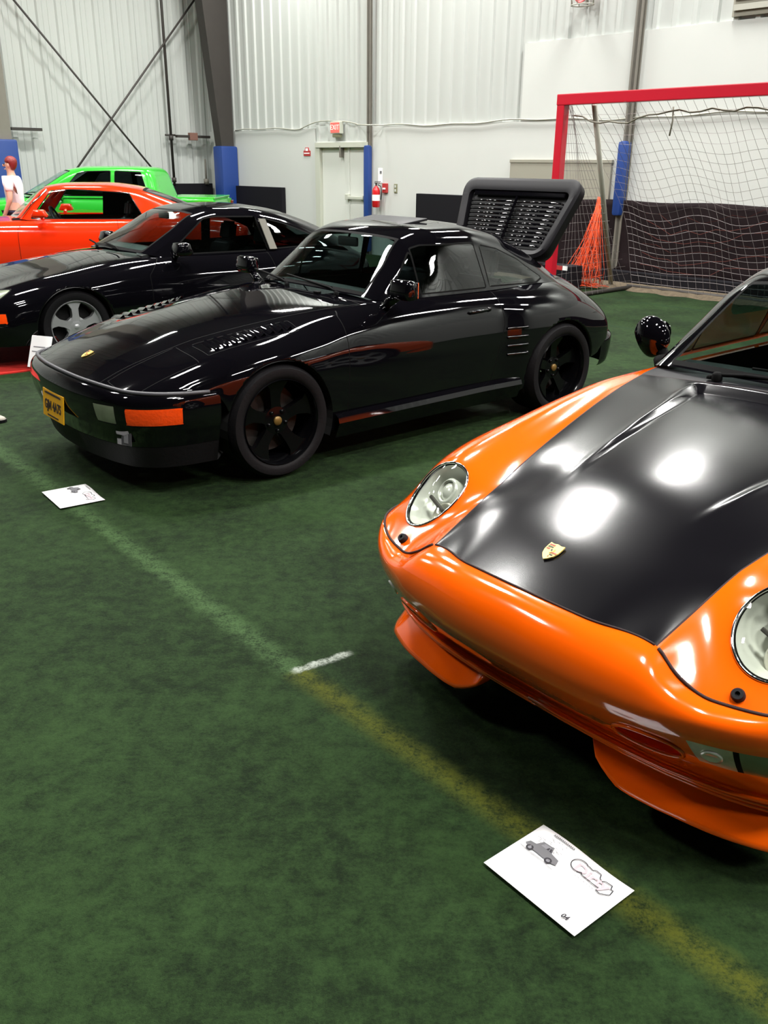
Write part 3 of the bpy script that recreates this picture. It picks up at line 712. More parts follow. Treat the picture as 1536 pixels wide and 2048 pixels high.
def steering(parent, c, tilt=.45, r=.18):
    mx = Matrix.Translation(Vector(c)) @ Matrix.Rotation(PI / 2 - tilt, 4, 'Y')
    bm = bmesh.new(); tube(bm, [mx @ Vector((r * math.cos(a), r * math.sin(a), 0)) for a in np.linspace(0, 2 * PI, 33)[:-1]], .014, 8, True)
    for a in (.3, PI - .3, -PI / 2): tube(bm, [mx @ Vector((.03 * math.cos(a), .03 * math.sin(a), -.03)), mx @ Vector((r * math.cos(a), r * math.sin(a), 0))], .014, 6)
    lathe(bm, [(.06, -.05), (.07, -.02), (.04, .0), (0, .0)], 16, mx); obj('steering_wheel', bm, 'cabin', parent, smooth=True)
def cabin_tub(parent, pts_side, half, name='cabin_floor'):
    """simple open dark tub that closes the inside below the glass"""
    bm = bmesh.new(); n = len(pts_side)
    A = [bm.verts.new((x, -half, z)) for x, z in pts_side]; B = [bm.verts.new((x, half, z)) for x, z in pts_side]
    for i in range(n - 1): bm.faces.new((A[i], A[i + 1], B[i + 1], B[i]))
    bm.faces.new(A); bm.faces.new(B[::-1])
    return obj(name, bm, 'cabin', parent)
def crest(parent, c, nrm, up, s=.034, name='crest'):
    """shield emblem lying on a surface"""
    mx = frame_m(Vector(c) + Vector(nrm).normalized() * .003, nrm, up)      # local x = up on the shield
    out = [(.55, .62), (1.0, .80), (.92, .40), (1.02, 0), (.92, -.40), (1.0, -.80), (.55, -.62 - .2), (0, -.80), (-.55, -.62), (-1.0, -.25), (-1.2, 0), (-1.0, .25), (-.55, .62), (0, .80), (.55, .82)][1:]
    out = [(x * s, y * s) for x, y in out]
    bm = bmesh.new(); prism(bm, out, 0, .004, lambda x, y, z: mx @ Vector((x, y, z))); o = obj(name, bm, 'gold', parent)
    bm = bmesh.new()
    for sx, sy in ((1, 1), (-1, -1)):
        for k in range(3):
            a0, a1 = .14 + .22 * k, .14 + .22 * k + .13; x0, x1 = (.10, .90) if sx > 0 else (-.10, -.90)
            w = .70
            q = [(x0, sy * .12), (x1, sy * .12), (x1, sy * w), (x0, sy * w)]
            q = [(x0 + (x1 - x0) * k / 3, sy * .12), (x0 + (x1 - x0) * (k + .62) / 3, sy * .12), (x0 + (x1 - x0) * (k + .62) / 3, sy * (w - (.25 * k if sx < 0 else 0))), (x0 + (x1 - x0) * k / 3, sy * (w - (.25 * k if sx < 0 else 0)))]
            prism(bm, [(x * s, y * s) for x, y in q], .004, .0052, lambda x, y, z: mx @ Vector((x, y, z)), mi=k % 2)
    pr = [(-.32, 0), (-.1, -.25), (.28, -.24), (.28, .24), (-.1, .25)]
    prism(bm, [(x * s, y * s) for x, y in pr], .004, .0062, lambda x, y, z: mx @ Vector((x, y, z)), mi=2)
    prism(bm, [(x * s, y * s) for x, y in [(-.12, -.05), (.0, -.12), (.18, -.03), (.2, .08), (.02, .1)]], .0062, .007, lambda x, y, z: mx @ Vector((x, y, z)), mi=1)
    obj('crest_quarters', bm, ['creds', 'cblk', 'gold'], o)
    return o
def drape(bvh, pts, d, off=.0):
    """project points along d onto the shell"""
    out = []
    d = Vector(d).normalized()
    for p in pts:
        h = bvh.ray_cast(Vector(p) - d * 1.0, d)
        out.append((h[0] - d * off if h[0] else Vector(p), h[1] if h[0] else -d))
    return out
def lens_dome(bm, ring, nrm, bulge, rings=5, mi=0):
    c = sum(ring, Vector()) / len(ring); n = len(ring); L = [[bm.verts.new(p) for p in ring]]
    for k in range(1, rings):
        q = 1 - k / rings; L.append([bm.verts.new(c + (p - c) * q + nrm * bulge * (1 - q * q)) for p in ring])
    top = bm.verts.new(c + nrm * bulge)
    for A, B in zip(L, L[1:]):
        for i in range(n): bm.faces.new((A[i], A[(i + 1) % n], B[(i + 1) % n], B[i])).material_index = mi
    for i in range(n): bm.faces.new((L[-1][i], L[-1][(i + 1) % n], top)).material_index = mi

GH = [  # shared greenhouse net of the two round-roofed coupes: windscreen base -> rear window base
 [(.735, 0, .935), (.75, .30, .930), (.805, .55, .915), (.840, .625, .90), (.87, .64, .90), (.90, .65, .895)],
 [(.93, 0, 1.10), (.945, .28, 1.095), (1.0, .505, 1.08), (1.035, .575, 1.06), (1.03, .62, .98), (1.03, .665, .895)],
 [(1.13, 0, 1.260), (1.145, .26, 1.254), (1.185, .455, 1.235), (1.22, .53, 1.205), (1.21, .61, 1.05), (1.21, .675, .895)],
 [(1.36, 0, 1.312), (1.37, .26, 1.307), (1.39, .46, 1.285), (1.40, .545, 1.235), (1.40, .62, 1.06), (1.40, .68, .895)],
 [(1.66, 0, 1.315), (1.66, .26, 1.310), (1.67, .46, 1.283), (1.68, .545, 1.228), (1.68, .625, 1.05), (1.68, .685, .895)],
 [(1.96, 0, 1.275), (1.96, .26, 1.27), (1.96, .45, 1.243), (1.97, .54, 1.175), (1.97, .625, 1.03), (1.97, .685, .90)],
 [(2.24, 0, 1.185), (2.24, .27, 1.178), (2.24, .45, 1.145), (2.24, .545, 1.075), (2.24, .625, .99), (2.24, .69, .91)],
 [(2.48, 0, 1.06), (2.48, .28, 1.052), (2.48, .47, 1.02), (2.47, .56, .965), (2.46, .625, .93), (2.45, .68, .90)],
 [(2.68, 0, .945), (2.68, .29, .935), (2.67, .48, .905), (2.65, .565, .875), (2.63, .62, .86), (2.61, .66, .84)]]
def greenhouse(parent, frame_mat, dx=0, sy=1, sunroof=True):
    G, ui, vi = surf(GH, 130, 44, 3); G[..., 0] += dx; G[..., 1] *= sy; bm = grid_bm(G, ui, vi); sh = Shell(bm)
    sh.pid('greenhouse')
    ws = lambda x, y, z, u, v: sdpoly(u * 1.0, v, [(-9, .14), (1.93, .14), (1.96, 1.0), (1.93, 1.86), (-9, 1.86)], 0) * .12
    top = lambda x, y, z, u, v: np.maximum(u - 2.6, v - 3)
    sh.region('windscreen', ws, .012, 'windscreen_seal', cond=top)
    rw = lambda x, y, z, u, v: sdpoly(u, v, [(-9, 5.75), (1.75, 5.75), (1.8, 6.6), (1.75, 7.5), (-9, 7.5)], 0) * .12
    sh.region('rear_window', rw, .012, 'rear_window_seal', cond=lambda x, y, z, u, v: np.maximum(u - 2.4, 5.2 - v))
    for nm, poly in (('quarter_light', [(.965, .925), (1.165, 1.145), (1.165, .925)]), ('door_window', [(1.19, .925), (1.19, 1.17), (1.26, 1.185), (1.70, 1.180), (1.735, .925)]), ('rear_quarter_window', [(1.79, .93), (1.775, 1.165), (1.93, 1.135), (2.12, 1.06), (2.29, .945), (2.22, .925)])):
        for sg, suf in ((1, '#r'), (-1, '#l')):
            sh.region(nm + suf, lambda x, y, z, u, v, p=poly: sdpoly(x - dx, z, p, .006), .009, 'window_seal', cond=lambda x, y, z, u, v, sg=sg: np.maximum(2.95 - u, -sg * y + .2))
    sr = lambda x, y, z, u, v: sdpoly(np.abs(y), x - dx, [(-9, 1.33), (.30, 1.33), (.30, 1.62), (-9, 1.62)], .02)
    sh.region('sunroof', sr, .006, 'sunroof_seal', cond=lambda x, y, z, u, v: np.maximum(u - 1.9, np.abs(x - dx - 1.45) - .35))
    for k in ('door_window', 'rear_quarter_window', 'quarter_light'): pass
    glassm = {'windscreen': 'wind', 'rear_window': 'side', 'sunroof': frame_mat, '*': frame_mat}
    for n in sh.names:
        if 'window#' in n or 'light#' in n: glassm[n] = 'side'
        if n.endswith('seal'): glassm[n] = 'seal'
    parts = sh.split('greenhouse', glassm, parent)
    # inner headlining a little under the roof
    bm = bmesh.new(); Gi = G[40:108, :int(44 * .62)].copy(); Gi[..., 2] -= .035; Gi[..., 1] *= .95
    b2 = grid_bm(Gi, ui[:Gi.shape[1]], vi[40:108]); bm.free(); obj('headlining', b2, 'cabin', parent, smooth=True)
    return parts
def interior(parent, lhd=-1):
    cabin_tub(parent, [(.50, .86), (.62, .30), (.95, .22), (2.0, .24), (2.15, .55), (2.45, .80)], .64)
    bm = bmesh.new(); n = 20; prof = [(.74, .90), (.86, .925), (.98, .93), (1.06, .90), (1.08, .80), (1.02, .62), (.80, .55)]
    rows = [[bm.verts.new((x - .05 * (abs(y) / .6) ** 2 * 0 + .04 * (abs(y) / .6) ** 2, y, z - .02 * (abs(y) / .6) ** 2)) for y in np.linspace(-.63, .63, n)] for x, z in prof]
    for A, B in zip(rows, rows[1:]):
        for i in range(n - 1): bm.faces.new((A[i], A[i + 1], B[i + 1], B[i]))
    obj('dashboard', bm, 'dash', parent, smooth=True)
    for y in (-.34, .34): seat(parent, 1.62, y, z0=.36, h=.58)
    steering(parent, (1.18, .36 * lhd, .86))
    bm = bmesh.new(); box(bm, (1.10, 0, 1.19), (.025, .20, .06), None, .012); tube(bm, [(1.10, 0, 1.2), (1.12, 0, 1.25)], .008, 6); obj('inside_mirror', bm, 'cabin', parent, angle=.8)
    for sgn in (-1, 1):
        bm = bmesh.new(); prism(bm, [(.9, .30), (1.85, .30), (1.85, .885), (.92, .885)], 0, .03, lambda x, z, w, s=sgn: Vector((x, s * (.64 + w), z))); obj('door_card', bm, 'cabin', parent)
def arches(sh, xs, R_, zc=.32):
    for x0 in xs:
        f = lambda x, y, z, u, v, x0=x0: np.where(np.abs(y) > .5, np.hypot(x - x0, z - zc) - R_, 1.)
        sh.cut(f); sh.kill(f)
def wells(parent, xs, R_, zc=.32, y0=.40, y1=.83):
    for x0 in xs:
        for sg in (-1, 1):
            bm = bmesh.new(); n = 28; A = []; B = []
            for k in range(n + 1):
                a = PI * (-.12 + 1.24 * k / n); p = (x0 + (R_ - .004) * math.cos(a), zc + (R_ - .004) * math.sin(a))
                A.append(bm.verts.new((p[0], sg * y0, p[1]))); B.append(bm.verts.new((p[0], sg * y1, p[1])))
            for k in range(n): bm.faces.new((A[k], A[k + 1], B[k + 1], B[k]))
            bm.faces.new(A); obj('wheel_well', bm, 'well', parent)
def bumper_loft(seam, plan, offs, nv=60, nu=110):
    """seam: list of points; plan: widest plan curve; offs: (t toward seam blend, inset, z)"""
    st = [[tuple(p) for p in seam]]
    pl = np.array(plan, float); tg = np.gradient(pl, axis=0); tg[0] = (0, 1)
    nm = np.stack([-tg[:, 1], tg[:, 0]], 1); nm /= np.linalg.norm(nm, axis=1)[:, None]        # outward (forward / sideways)
    return st, pl, nm
ARCH = .352
# ------------------------------------------------------------------ orange car
def orange_car():
    car = thing('sports_car', (.912, 2.562, 0), .702, 'orange sports car with matte black bonnet and oval headlamps in the foreground', 'car')
    st = [
     [(-.715, 0, .617), (-.708, .2, .614), (-.665, .385, .600), (-.672, .45, .556), (-.655, .54, .520), (-.620, .645, .522), (-.575, .725, .540), (-.53, .765, .548), (-.48, .785, .552), (-.42, .800, .552)],
     [(-.54, 0, .690), (-.535, .2, .685), (-.525, .395, .660), (-.570, .455, .607), (-.575, .555, .575), (-.545, .665, .572), (-.505, .745, .574), (-.465, .780, .566), (-.42, .792, .56), (-.37, .802, .55)],
     [(-.36, 0, .747), (-.36, .2, .742), (-.36, .41, .715), (-.395, .475, .715), (-.405, .585, .752), (-.385, .685, .722), (-.35, .757, .655), (-.33, .787, .60), (-.31, .797, .55), (-.30, .80, .50)],
     sec(-.20, (0, .795), (.2, .789), (.44, .762), (.50, .764), (.60, .797), (.695, .775), (.77, .70), (.796, .62), (.80, .50), (.80, .40)),
     sec(0, (0, .834), (.21, .829), (.485, .800), (.54, .803), (.62, .830), (.705, .803), (.782, .715), (.80, .60), (.802, .48), (.80, .36)),
     sec(.30, (0, .880), (.23, .874), (.555, .846), (.60, .848), (.66, .866), (.725, .835), (.785, .745), (.805, .60), (.80, .42), (.78, .22)),
     sec(.56, (0, .910), (.25, .904), (.605, .879), (.64, .880), (.685, .886), (.735, .852), (.785, .765), (.81, .60), (.80, .38), (.77, .17)),
     sec(.85, (0, .925), (.25, .92), (.635, .897), (.66, .894), (.70, .885), (.745, .85), (.785, .765), (.815, .60), (.80, .36), (.77, .16)),
     sec(1.3, (0, .93), (.25, .925), (.65, .90), (.68, .893), (.71, .88), (.75, .845), (.79, .76), (.815, .60), (.80, .36), (.77, .16)),
     sec(1.75, (0, .93), (.25, .925), (.655, .90), (.68, .893), (.715, .88), (.76, .845), (.81, .76), (.83, .60), (.81, .36), (.78, .16)),
     sec(2.27, (0, .96), (.25, .95), (.62, .93), (.66, .92), (.72, .89), (.79, .84), (.85, .735), (.865, .60), (.865, .48), (.865, .36)),
     sec(2.65, (0, .95), (.25, .94), (.52, .91), (.60, .885), (.69, .85), (.77, .79), (.83, .69), (.85, .58), (.845, .45), (.84, .36)),
     sec(3.0, (0, .80), (.25, .795), (.5, .765), (.58, .745), (.66, .71), (.72, .665), (.77, .60), (.79, .54), (.79, .48), (.78, .40)),
     [(3.22, 0, .62), (3.215, .25, .615), (3.19, .5, .60), (3.16, .58, .59), (3.12, .66, .57), (3.07, .71, .55), (3.02, .75, .52), (2.97, .775, .49), (2.92, .785, .45), (2.86, .785, .40)],
     [(3.26, 0, .30), (3.255, .25, .30), (3.22, .5, .29), (3.18, .58, .28), (3.13, .66, .27), (3.07, .71, .26), (3.0, .745, .25), (2.93, .765, .25), (2.84, .77, .25), (2.74, .77, .26)]]
    G, ui, vi = surf(st, 330, 96, 14)
    # bonnet centre sunk between two sharp ridges, stepping up again at its rear lip
    X, Y, Z = G[..., 0], G[..., 1], G[..., 2]
    t = np.clip((X + .30) / .955, 0, 1); yr = .215 + .155 * t
    w = np.clip((yr - Y) / .016, 0, 1); w = w * w * (3 - 2 * w)
    e = np.clip((.662 - X) / .012, 0, 1); e = e * e * (3 - 2 * e)
    ridge = np.exp(-((Y - yr - .006) / .012) ** 2) * .003 * np.clip(t * 4, 0, 1) * (X < .665)
    on = (X > -.30) & (X < .70) & (vi[:, None] < 7)
    G[..., 2] = Z + np.where(on, -.030 * t ** 1.2 * w * e + ridge, 0)
    bm = grid_bm(G, ui, vi); bvh = BVHTree.FromBMesh(bm)
    sh = Shell(bm); sh.pid('body_shell')
    hx = [-.80, -.66, -.54, -.36, -.2, 0, .3, .56, .705]; hy = [.37, .383, .394, .409, .439, .484, .553, .603, .632]
    from numpy import interp
    hood = lambda x, y, z, u, v: np.maximum(np.abs(y) - interp(x, hx, hy), -5)
    upp = lambda x, y, z, u, v: np.maximum(.56 - z, u - 3.4)
    g = .0045
    for f in (lambda *a: np.where(upp(*a) < 0, np.where(a[0] < .75, hood(*a), 1), 1), lambda *a: np.where(upp(*a) < 0, np.where(a[0] < .75, hood(*a) - g, 1), 1),
              lambda *a: np.where(upp(*a) < 0, a[0] - .690, 1.), lambda *a: np.where(upp(*a) < 0, a[0] - .690 - g, 1.), lambda *a: np.where(upp(*a) < 0, a[0] + .705 , 1.)): sh.cut(f)
    inh = lambda x, y, z, u, v: np.maximum.reduce([hood(x, y, z, u, v), x - .690, .55 - z])
    sh.set('panel_seam', lambda x, y, z, u, v: np.maximum.reduce([hood(x, y, z, u, v) - g, x - .690 - g, .55 - z]))
    sh.set('bonnet', inh)
    # satin black cowl strip between bonnet and windscreen
    cw = lambda x, y, z, u, v: np.maximum.reduce([.690 + g - x, np.abs(y) - interp(x, [.69, .86], [.636, .668]), x - .95, .8 - z])
    sh.cut(lambda x, y, z, u, v: np.where((x > .68) & (x < 1.0) & (z > .8), np.abs(y) - interp(x, [.69, .86], [.636, .668]), 1)); sh.set('cowl_panel', cw)
    # cabin opening
    cab = lambda x, y, z, u, v: np.maximum.reduce([np.abs(y) - .60, .82 - x, x - 2.55, .85 - z])
    sh.cut(lambda x, y, z, u, v: np.where((z > .85) & (x > .75), np.maximum(np.abs(y) - .60, .82 - x), 1)); sh.kill(cab)
    # headlamp openings
    HL = {}
    for sg in (1, -1):
        C = Vector((-.472, sg * .588, .655)); U = Vector((.545, 0, .838)); V = Vector((.22, sg * .975, 0)); N = (U.cross(V) * -sg).normalized(); V = (N.cross(U) * 1).normalized()
        if N.x > 0: N = -N
        f = lambda x, y, z, u, v, C=C, U=U, V=V, sg=sg: np.where((sg * y > .3) & (x < -.2), np.sqrt((((x - C.x) * U.x + (y - C.y) * U.y + (z - C.z) * U.z) / .124) ** 2 + (((x - C.x) * V.x + (y - C.y) * V.y + (z - C.z) * V.z) / .104) ** 2) - 1, 1.)
        ring = []
        for k in range(56):
            a = 2 * PI * k / 56; p = C + U * (.124 * math.cos(a)) + V * (.104 * math.sin(a))
            h = bvh.ray_cast(p + N * .25, -N); ring.append(h[0] if h[0] else p)
        sh.cut(f); sh.kill(f); HL[sg] = (C, U, V, N, ring)
    arches(sh, (0, 2.272), ARCH)
    inward_lip(bm, lambda m: abs(math.hypot(m.x, m.z - .32) - ARCH) < .01 or abs(math.hypot(m.x - 2.272, m.z - .32) - ARCH) < .01, lambda c: Vector((0, -.05 if c.y > 0 else .05, 0)))
    sh.split('body_shell', {'*': 'orange', 'bonnet': 'matte', 'cowl_panel': 'lidpaint', 'panel_seam': 'gap'}, car)
    # ------------ front bumper
    uq = np.arange(0, 9.01, .5); seam = np.stack([np.interp(uq, ui, G[0, :, k]) for k in range(3)], 1); n = len(seam)
    plan0 = np.array([(-.805, 0), (-.80, .2), (-.772, .385), (-.752, .46), (-.712, .56), (-.662, .655), (-.603, .730), (-.545, .775), (-.475, .797), (-.385, .806)])
    plan = nspline(np.arange(10.), plan0, np.arange(0, 9.01, .5))
    tg = np.gradient(plan, axis=0); nm = np.stack([-tg[:, 1], tg[:, 0]], 1); nm /= np.linalg.norm(nm, axis=1)[:, None]; nm = np.where(nm[:, :1] > 0, -nm, nm) if nm[0, 0] > 0 else nm
    fr = np.clip((.80 - plan[:, 1]) / .30, 0, 1); fr = fr * fr * (3 - 2 * fr)                        # 1 on the nose, 0 on the flanks
    ds = np.einsum('ij,ij->i', plan - seam[:, :2], nm)
    rows = [seam]
    for a_, b_ in ((.66, .06), (.38, .20), (.16, .42), (.04, .70)):
        q = plan - nm * (ds * a_)[:, None]; rows.append(np.concatenate([q, (seam[:, 2] + (.485 - seam[:, 2]) * b_)[:, None]], 1))
    low0 = np.array([(-.600, 0), (-.598, .2), (-.585, .385), (-.575, .45), (-.557, .54), (-.530, .62), (-.500, .68), (-.468, .720), (-.43, .752), (-.385, .775)])
    low = nspline(np.arange(10.), low0, uq)
    def row(t, z): q = plan * (1 - t) + low * t; return np.concatenate([q, np.full((n, 1), z)], 1)
    rows += [row(*r) for r in ((0, .485), (.035, .452), (.125, .418), (.27, .378), (.46, .337), (.66, .298), (.83, .264), (.94, .236), (1, .212))]
    Gb, ub, vb = surf(rows, 90, 150, 6)
    # two sharp ribs above the lower edge
    bmb = grid_bm(Gb, ub, vb); bvb = BVHTree.FromBMesh(bmb)
    sb = Shell(bmb); sb.pid('front_bumper')
    DUCT = {}
    for sg in (1, -1):
        C = Vector((-.75, sg * .425, .362)); d = Vector((1, sg * -.18, 0)).normalized(); lat = Vector((-d.y, d.x, 0)) * 1
        if lat.y * sg < 0: lat = -lat
        ring = []
        for k in range(40):
            a = 2 * PI * k / 40; cy, cz = math.cos(a), math.sin(a)
            p = C + lat * (.088 * math.copysign(abs(cy) ** .85, cy)) + Vector((0, 0, .040 * math.copysign(abs(cz) ** .85, cz) - .012 * cy * 0))
            h = bvb.ray_cast(p - d * .3, d); ring.append(h[0] if h[0] else p)
        P2 = [((q - C).dot(lat), q.z - C.z) for q in ring]
        f = lambda x, y, z, u, v, C=C, lat=lat, P2=P2, sg=sg: np.where((sg * y > .2) & (x < -.5), sdpoly((x - C.x) * lat.x + (y - C.y) * lat.y, z - C.z, P2), 1.)
        sb.cut(f); sb.kill(f); DUCT[sg] = (ring, d)
        # indicator slot further out: y .50 -> .745
        P3 = [(.520, .428), (.60, .430), (.70, .432), (.765, .428), (.765, .362), (.70, .352), (.60, .350), (.535, .352)]
        f3 = lambda x, y, z, u, v, sg=sg: np.where((sg * y > .4) & (x < -.45), sdpoly(sg * y, z, P3), 1.)
        sb.cut(f3, lambda x, y, z, u, v, f3=f3, sg=sg: np.where(f3(x, y, z, u, v) < .03, np.abs(sg * y - .62) - .006, 1.)); sb.set('indicator_lens#%d' % sg, lambda x, y, z, u, v, f3=f3, sg=sg: np.maximum(f3(x, y, z, u, v), sg * y - .614)); sb.set('marker_lens#%d' % sg, lambda x, y, z, u, v, f3=f3, sg=sg: np.maximum(f3(x, y, z, u, v), .626 - sg * y))
        sb.set('lamp_surround', lambda x, y, z, u, v, f3=f3, sg=sg: np.maximum(f3(x, y, z, u, v), np.abs(sg * y - .62) - .006))
    arches(sb, (0,), ARCH)
    pts = sb.split('front_bumper', {'*': 'orange', 'lamp_surround': 'seal', **{'indicator_lens#%d' % s: 'indlens' for s in (1, -1)}, **{'marker_lens#%d' % s: 'foglens' for s in (1, -1)}}, car)
    bump = pts['front_bumper']
    for k, pt in pts.items():
        if k != 'front_bumper': pt.parent = bump
    # seam tube between bumper and wings
    bm = bmesh.new()
    for sg in (1, -1):
        sp = [Vector((p[0] - .003, sg * p[1], p[2] + .002)) for p in G[0][ui > 2.0]]
        tube(bm, sp, .0042, 6)
    tube(bm, [Vector((p[0] - .002, p[1], p[2] + .0015)) for p in list((G[0][ui <= 2.0] * np.array([1, -1, 1]))[::-1]) + list(G[0][ui <= 2.0][1:])], .003, 6)
    obj('bumper_seam', bm, 'gap', bump, smooth=True)
    for sg in (1, -1):
        ring, d = DUCT[sg]; c = sum(ring, Vector()) / len(ring)
        bm = bmesh.new(); L = []
        for q, dep in ((1.0, 0), (.96, .012), (.86, .05), (.55, .075), (.0, .08)):
            L.append([bm.verts.new(c + (p - c) * q + d * dep) for p in ring] if q else [bm.verts.new(c + d * dep)])
        for A, B in zip(L, L[1:]):
            for i in range(len(ring)):
                q = list(dict.fromkeys([A[i], A[(i + 1) % len(A)], B[(i + 1) % len(B)], B[i % len(B)]])); bm.faces.new(q)
        obj('brake_duct', bm, 'orange', bump, smooth=True)
        bm = bmesh.new(); tube(bm, [p - d * .001 for p in ring], .006, 6, True); obj('duct_rim', bm, 'orange', bump, smooth=True)
        for nm_, yl in (('lamp_bulb', .568),):
            h = bvb.ray_cast(Vector((-1.2, sg * yl, .390)), Vector((1, 0, 0)))
            if h[0]:
                bm = bmesh.new(); lathe(bm, [(.026, -.002), (.026, .003), (.019, .004), (.014, .002), (.0, .001)], 20, frame_m(h[0] + Vector(h[1]) * .0, h[1] if h[1].x < 0 else -h[1])); obj(nm_, bm, 'reflect', bump, smooth=True)
    # ribs, under lip, splitters
    lowr = rows[-1]; bm = bmesh.new()
    for ins, z, r in ((.80, .250, .006), (.90, .232, .007), (.98, .214, .008)):
        q = row(ins - .02, z)[:, :2]
        for sg in (1, -1): tube(bm, [Vector((q[i][0], sg * q[i][1], z)) for i in range(0, 15)], r, 8)
    obj('lower_rib', bm, 'orange', bump, smooth=True)
    bm = bmesh.new(); A = [bm.verts.new((p[0], p[1], p[2])) for p in lowr[::-1]] + [bm.verts.new((p[0], -p[1], p[2])) for p in lowr[1:]]
    B = [bm.verts.new((v.co.x + .5 if abs(v.co.y) < .55 else v.co.x + .1, v.co.y * .9, v.co.z + .02)) for v in A]
    for i in range(len(A) - 1): bm.faces.new((A[i], A[i + 1], B[i + 1], B[i]))
    obj('undertray', bm, 'well', bump)
    for sg in (1, -1):
        bm = bmesh.new(); ii = np.arange(2.0, 16.01, .25)
        pl = nspline(np.arange(float(n)), low, ii); tl = np.gradient(pl, axis=0); nl = np.stack([-tl[:, 1], tl[:, 0]], 1); nl /= np.linalg.norm(nl, axis=1)[:, None]
        if nl[0, 0] > 0: nl = -nl
        m_ = len(ii); L = []
        for j in range(m_):
            q = j / (m_ - 1); k = min(1, q / .10) ** .5 * min(1, (1 - q) / .3) ** .6; dr = min(1, q / .07) ** .5
            base, o = pl[j], nl[j]
            prof = [(-.02, .222), (-.008, .20), (.004 + .012 * k, .172), (.010 + .036 * k, .142), (.012 + .042 * k, .128), (.008 + .034 * k, .116), (-.06, .112)]
            L.append([bm.verts.new((base[0] + o[0] * a, sg * (base[1] + o[1] * a), .222 - (.222 - z) * (.12 + .88 * dr))) for a, z in prof])
        for A, B in zip(L, L[1:]):
            for i in range(len(A) - 1): bm.faces.new((A[i], A[i + 1], B[i + 1], B[i]))
        bm.faces.new(L[0]); bm.faces.new(L[-1][::-1])
        obj('splitter', bm, 'orange', bump, smooth=True)
    # ------------ headlamps
    for sg in (1, -1):
        C, U, V, N, ring = HL[sg]; c = sum(ring, Vector()) / len(ring)
        bm = bmesh.new(); lens_dome(bm, ring, N, .022, 6); lamp = obj('headlamp', bm, 'lens', car, smooth=True)
        bm = bmesh.new(); tube(bm, [p + N * .001 for p in ring], .0045, 6, True); obj('headlamp_trim', bm, 'chrome', lamp, smooth=True)
        bm = bmesh.new(); tube(bm, [c + (p - c) * .975 - N * .004 for p in ring], .0045, 6, True); obj('headlamp_gasket', bm, 'seal', lamp, smooth=True)
        bm = bmesh.new(); L = []
        for q, dep in ((.99, .004), (.93, .022), (.88, .040), (.72, .075), (.45, .098), (0, .105)):
            L.append([bm.verts.new(c + (p - c) * q - N * dep) for p in ring] if q else [bm.verts.new(c - N * dep)])
        for A, B in zip(L, L[1:]):
            for i in range(len(ring)):
                bm.faces.new(list(dict.fromkeys([A[i], A[(i + 1) % len(A)], B[(i + 1) % len(B)], B[i % len(B)]])))
        obj('reflector', bm, 'reflect', lamp, smooth=True)
        bm = bmesh.new(); lathe(bm, [(.045, -.03), (.047, .012), (.036, .02), (.034, .004), (.034, -.01)], 28, frame_m(c + U * .028 - N * .05, N, U)); lathe(bm, [(.036, .0), (.03, .012), (.016, .020), (0, .023)], 28, frame_m(c + U * .028 - N * .05, N, U)); obj('projector', bm, 'reflect', lamp, smooth=True)
        bm = bmesh.new(); box(bm, (0, 0, 0), (.10, .012, .012), frame_m(c - U * .025 - N * .02, N, V * 1 - U * .35), .003); obj('shade_bar', bm, 'steel', lamp)
        bm = bmesh.new(); lathe(bm, [(.045, -.02), (.05, .01), (.042, .016), (.03, -.012), (0, -.02)], 24, frame_m(c - U * .055 + V * .028 - N * .05, N, U)); obj('main_beam_reflector', bm, 'indlens', lamp, smooth=True)
        # washer nozzle in front of the lamp
        h = bvh.ray_cast(Vector((-.632 - .08, sg * .58, .535 + .3)), Vector((.3, 0, -.95)))
        bm = bmesh.new(); lathe(bm, [(.0155, -.012), (.0165, .010), (.013, .017), (.006, .017), (.005, .010), (0, .010)], 20, frame_m(h[0], (h[1] if h[1].z > 0 else -h[1]) + Vector((-.4, 0, .2)))); obj('washer_nozzle', bm, 'rubber', car, angle=.6)
    # crest on the bonnet
    h = bvh.ray_cast(Vector((-.575, .018, 1.5)), Vector((0, 0, -1))); nn = h[1] if h[1].z > 0 else -h[1]; crest(car, h[0], nn, Vector((1, 0, .3)), .030)
    # ------------ glasshouse, interior, mirrors, wipers
    greenhouse(car, 'black', .0, 1.08); interior(car)
    for sg in (1, -1):
        bm = bmesh.new(); c0 = Vector((1.075, sg * .855, .965))
        bmesh.ops.create_uvsphere(bm, u_segments=28, v_segments=18, radius=1)
        for v in bm.verts:
            x, y, z = v.co; x2 = x * .068 if x < 0 else x * .035; k = 1 - .35 * max(0, -z) ; v.co = c0 + Vector((x2 * (1 - .15 * y * y), y * .088 * k, z * .090 + .012 * y * sg))
        mir = obj('door_mirror', bm, 'black', car, smooth=True)
        bm = bmesh.new(); tube(bm, [c0 + Vector((-.005, -sg * .045, -.045)), c0 + Vector((-.01, -sg * .085, -.08)), Vector((.955, sg * .735, .895)), Vector((.93, sg * .70, .875))], [.030, .022, .022, .03], 10); obj('mirror_arm', bm, 'seal', mir, smooth=True)
        bm = bmesh.new(); lathe(bm, [(.0, .0), (.058, 0)], 20, frame_m(c0 + Vector((.030, 0, 0)), (1, 0, 0)) @ Matrix.Diagonal((1, 1.4, 1, 1))); obj('mirror_glass', bm, 'chrome', mir)
    for y0, y1 in ((.33, -.24), (-.20, -.56)):
        bm = bmesh.new(); lathe(bm, [(.020, 0), (.020, .022), (.012, .03), (0, .03)], 16, Matrix.Translation((.725, y0, .915))); tube(bm, [(.725, y0, .935), (.75, y0 - .10, .945), (.79, y1, .965)], .008, 6); tube(bm, [(.79, y0 - .10, .968), (.805, y1 - .08, .985)], .006, 4); obj('wiper', bm, 'seal', car, smooth=True)
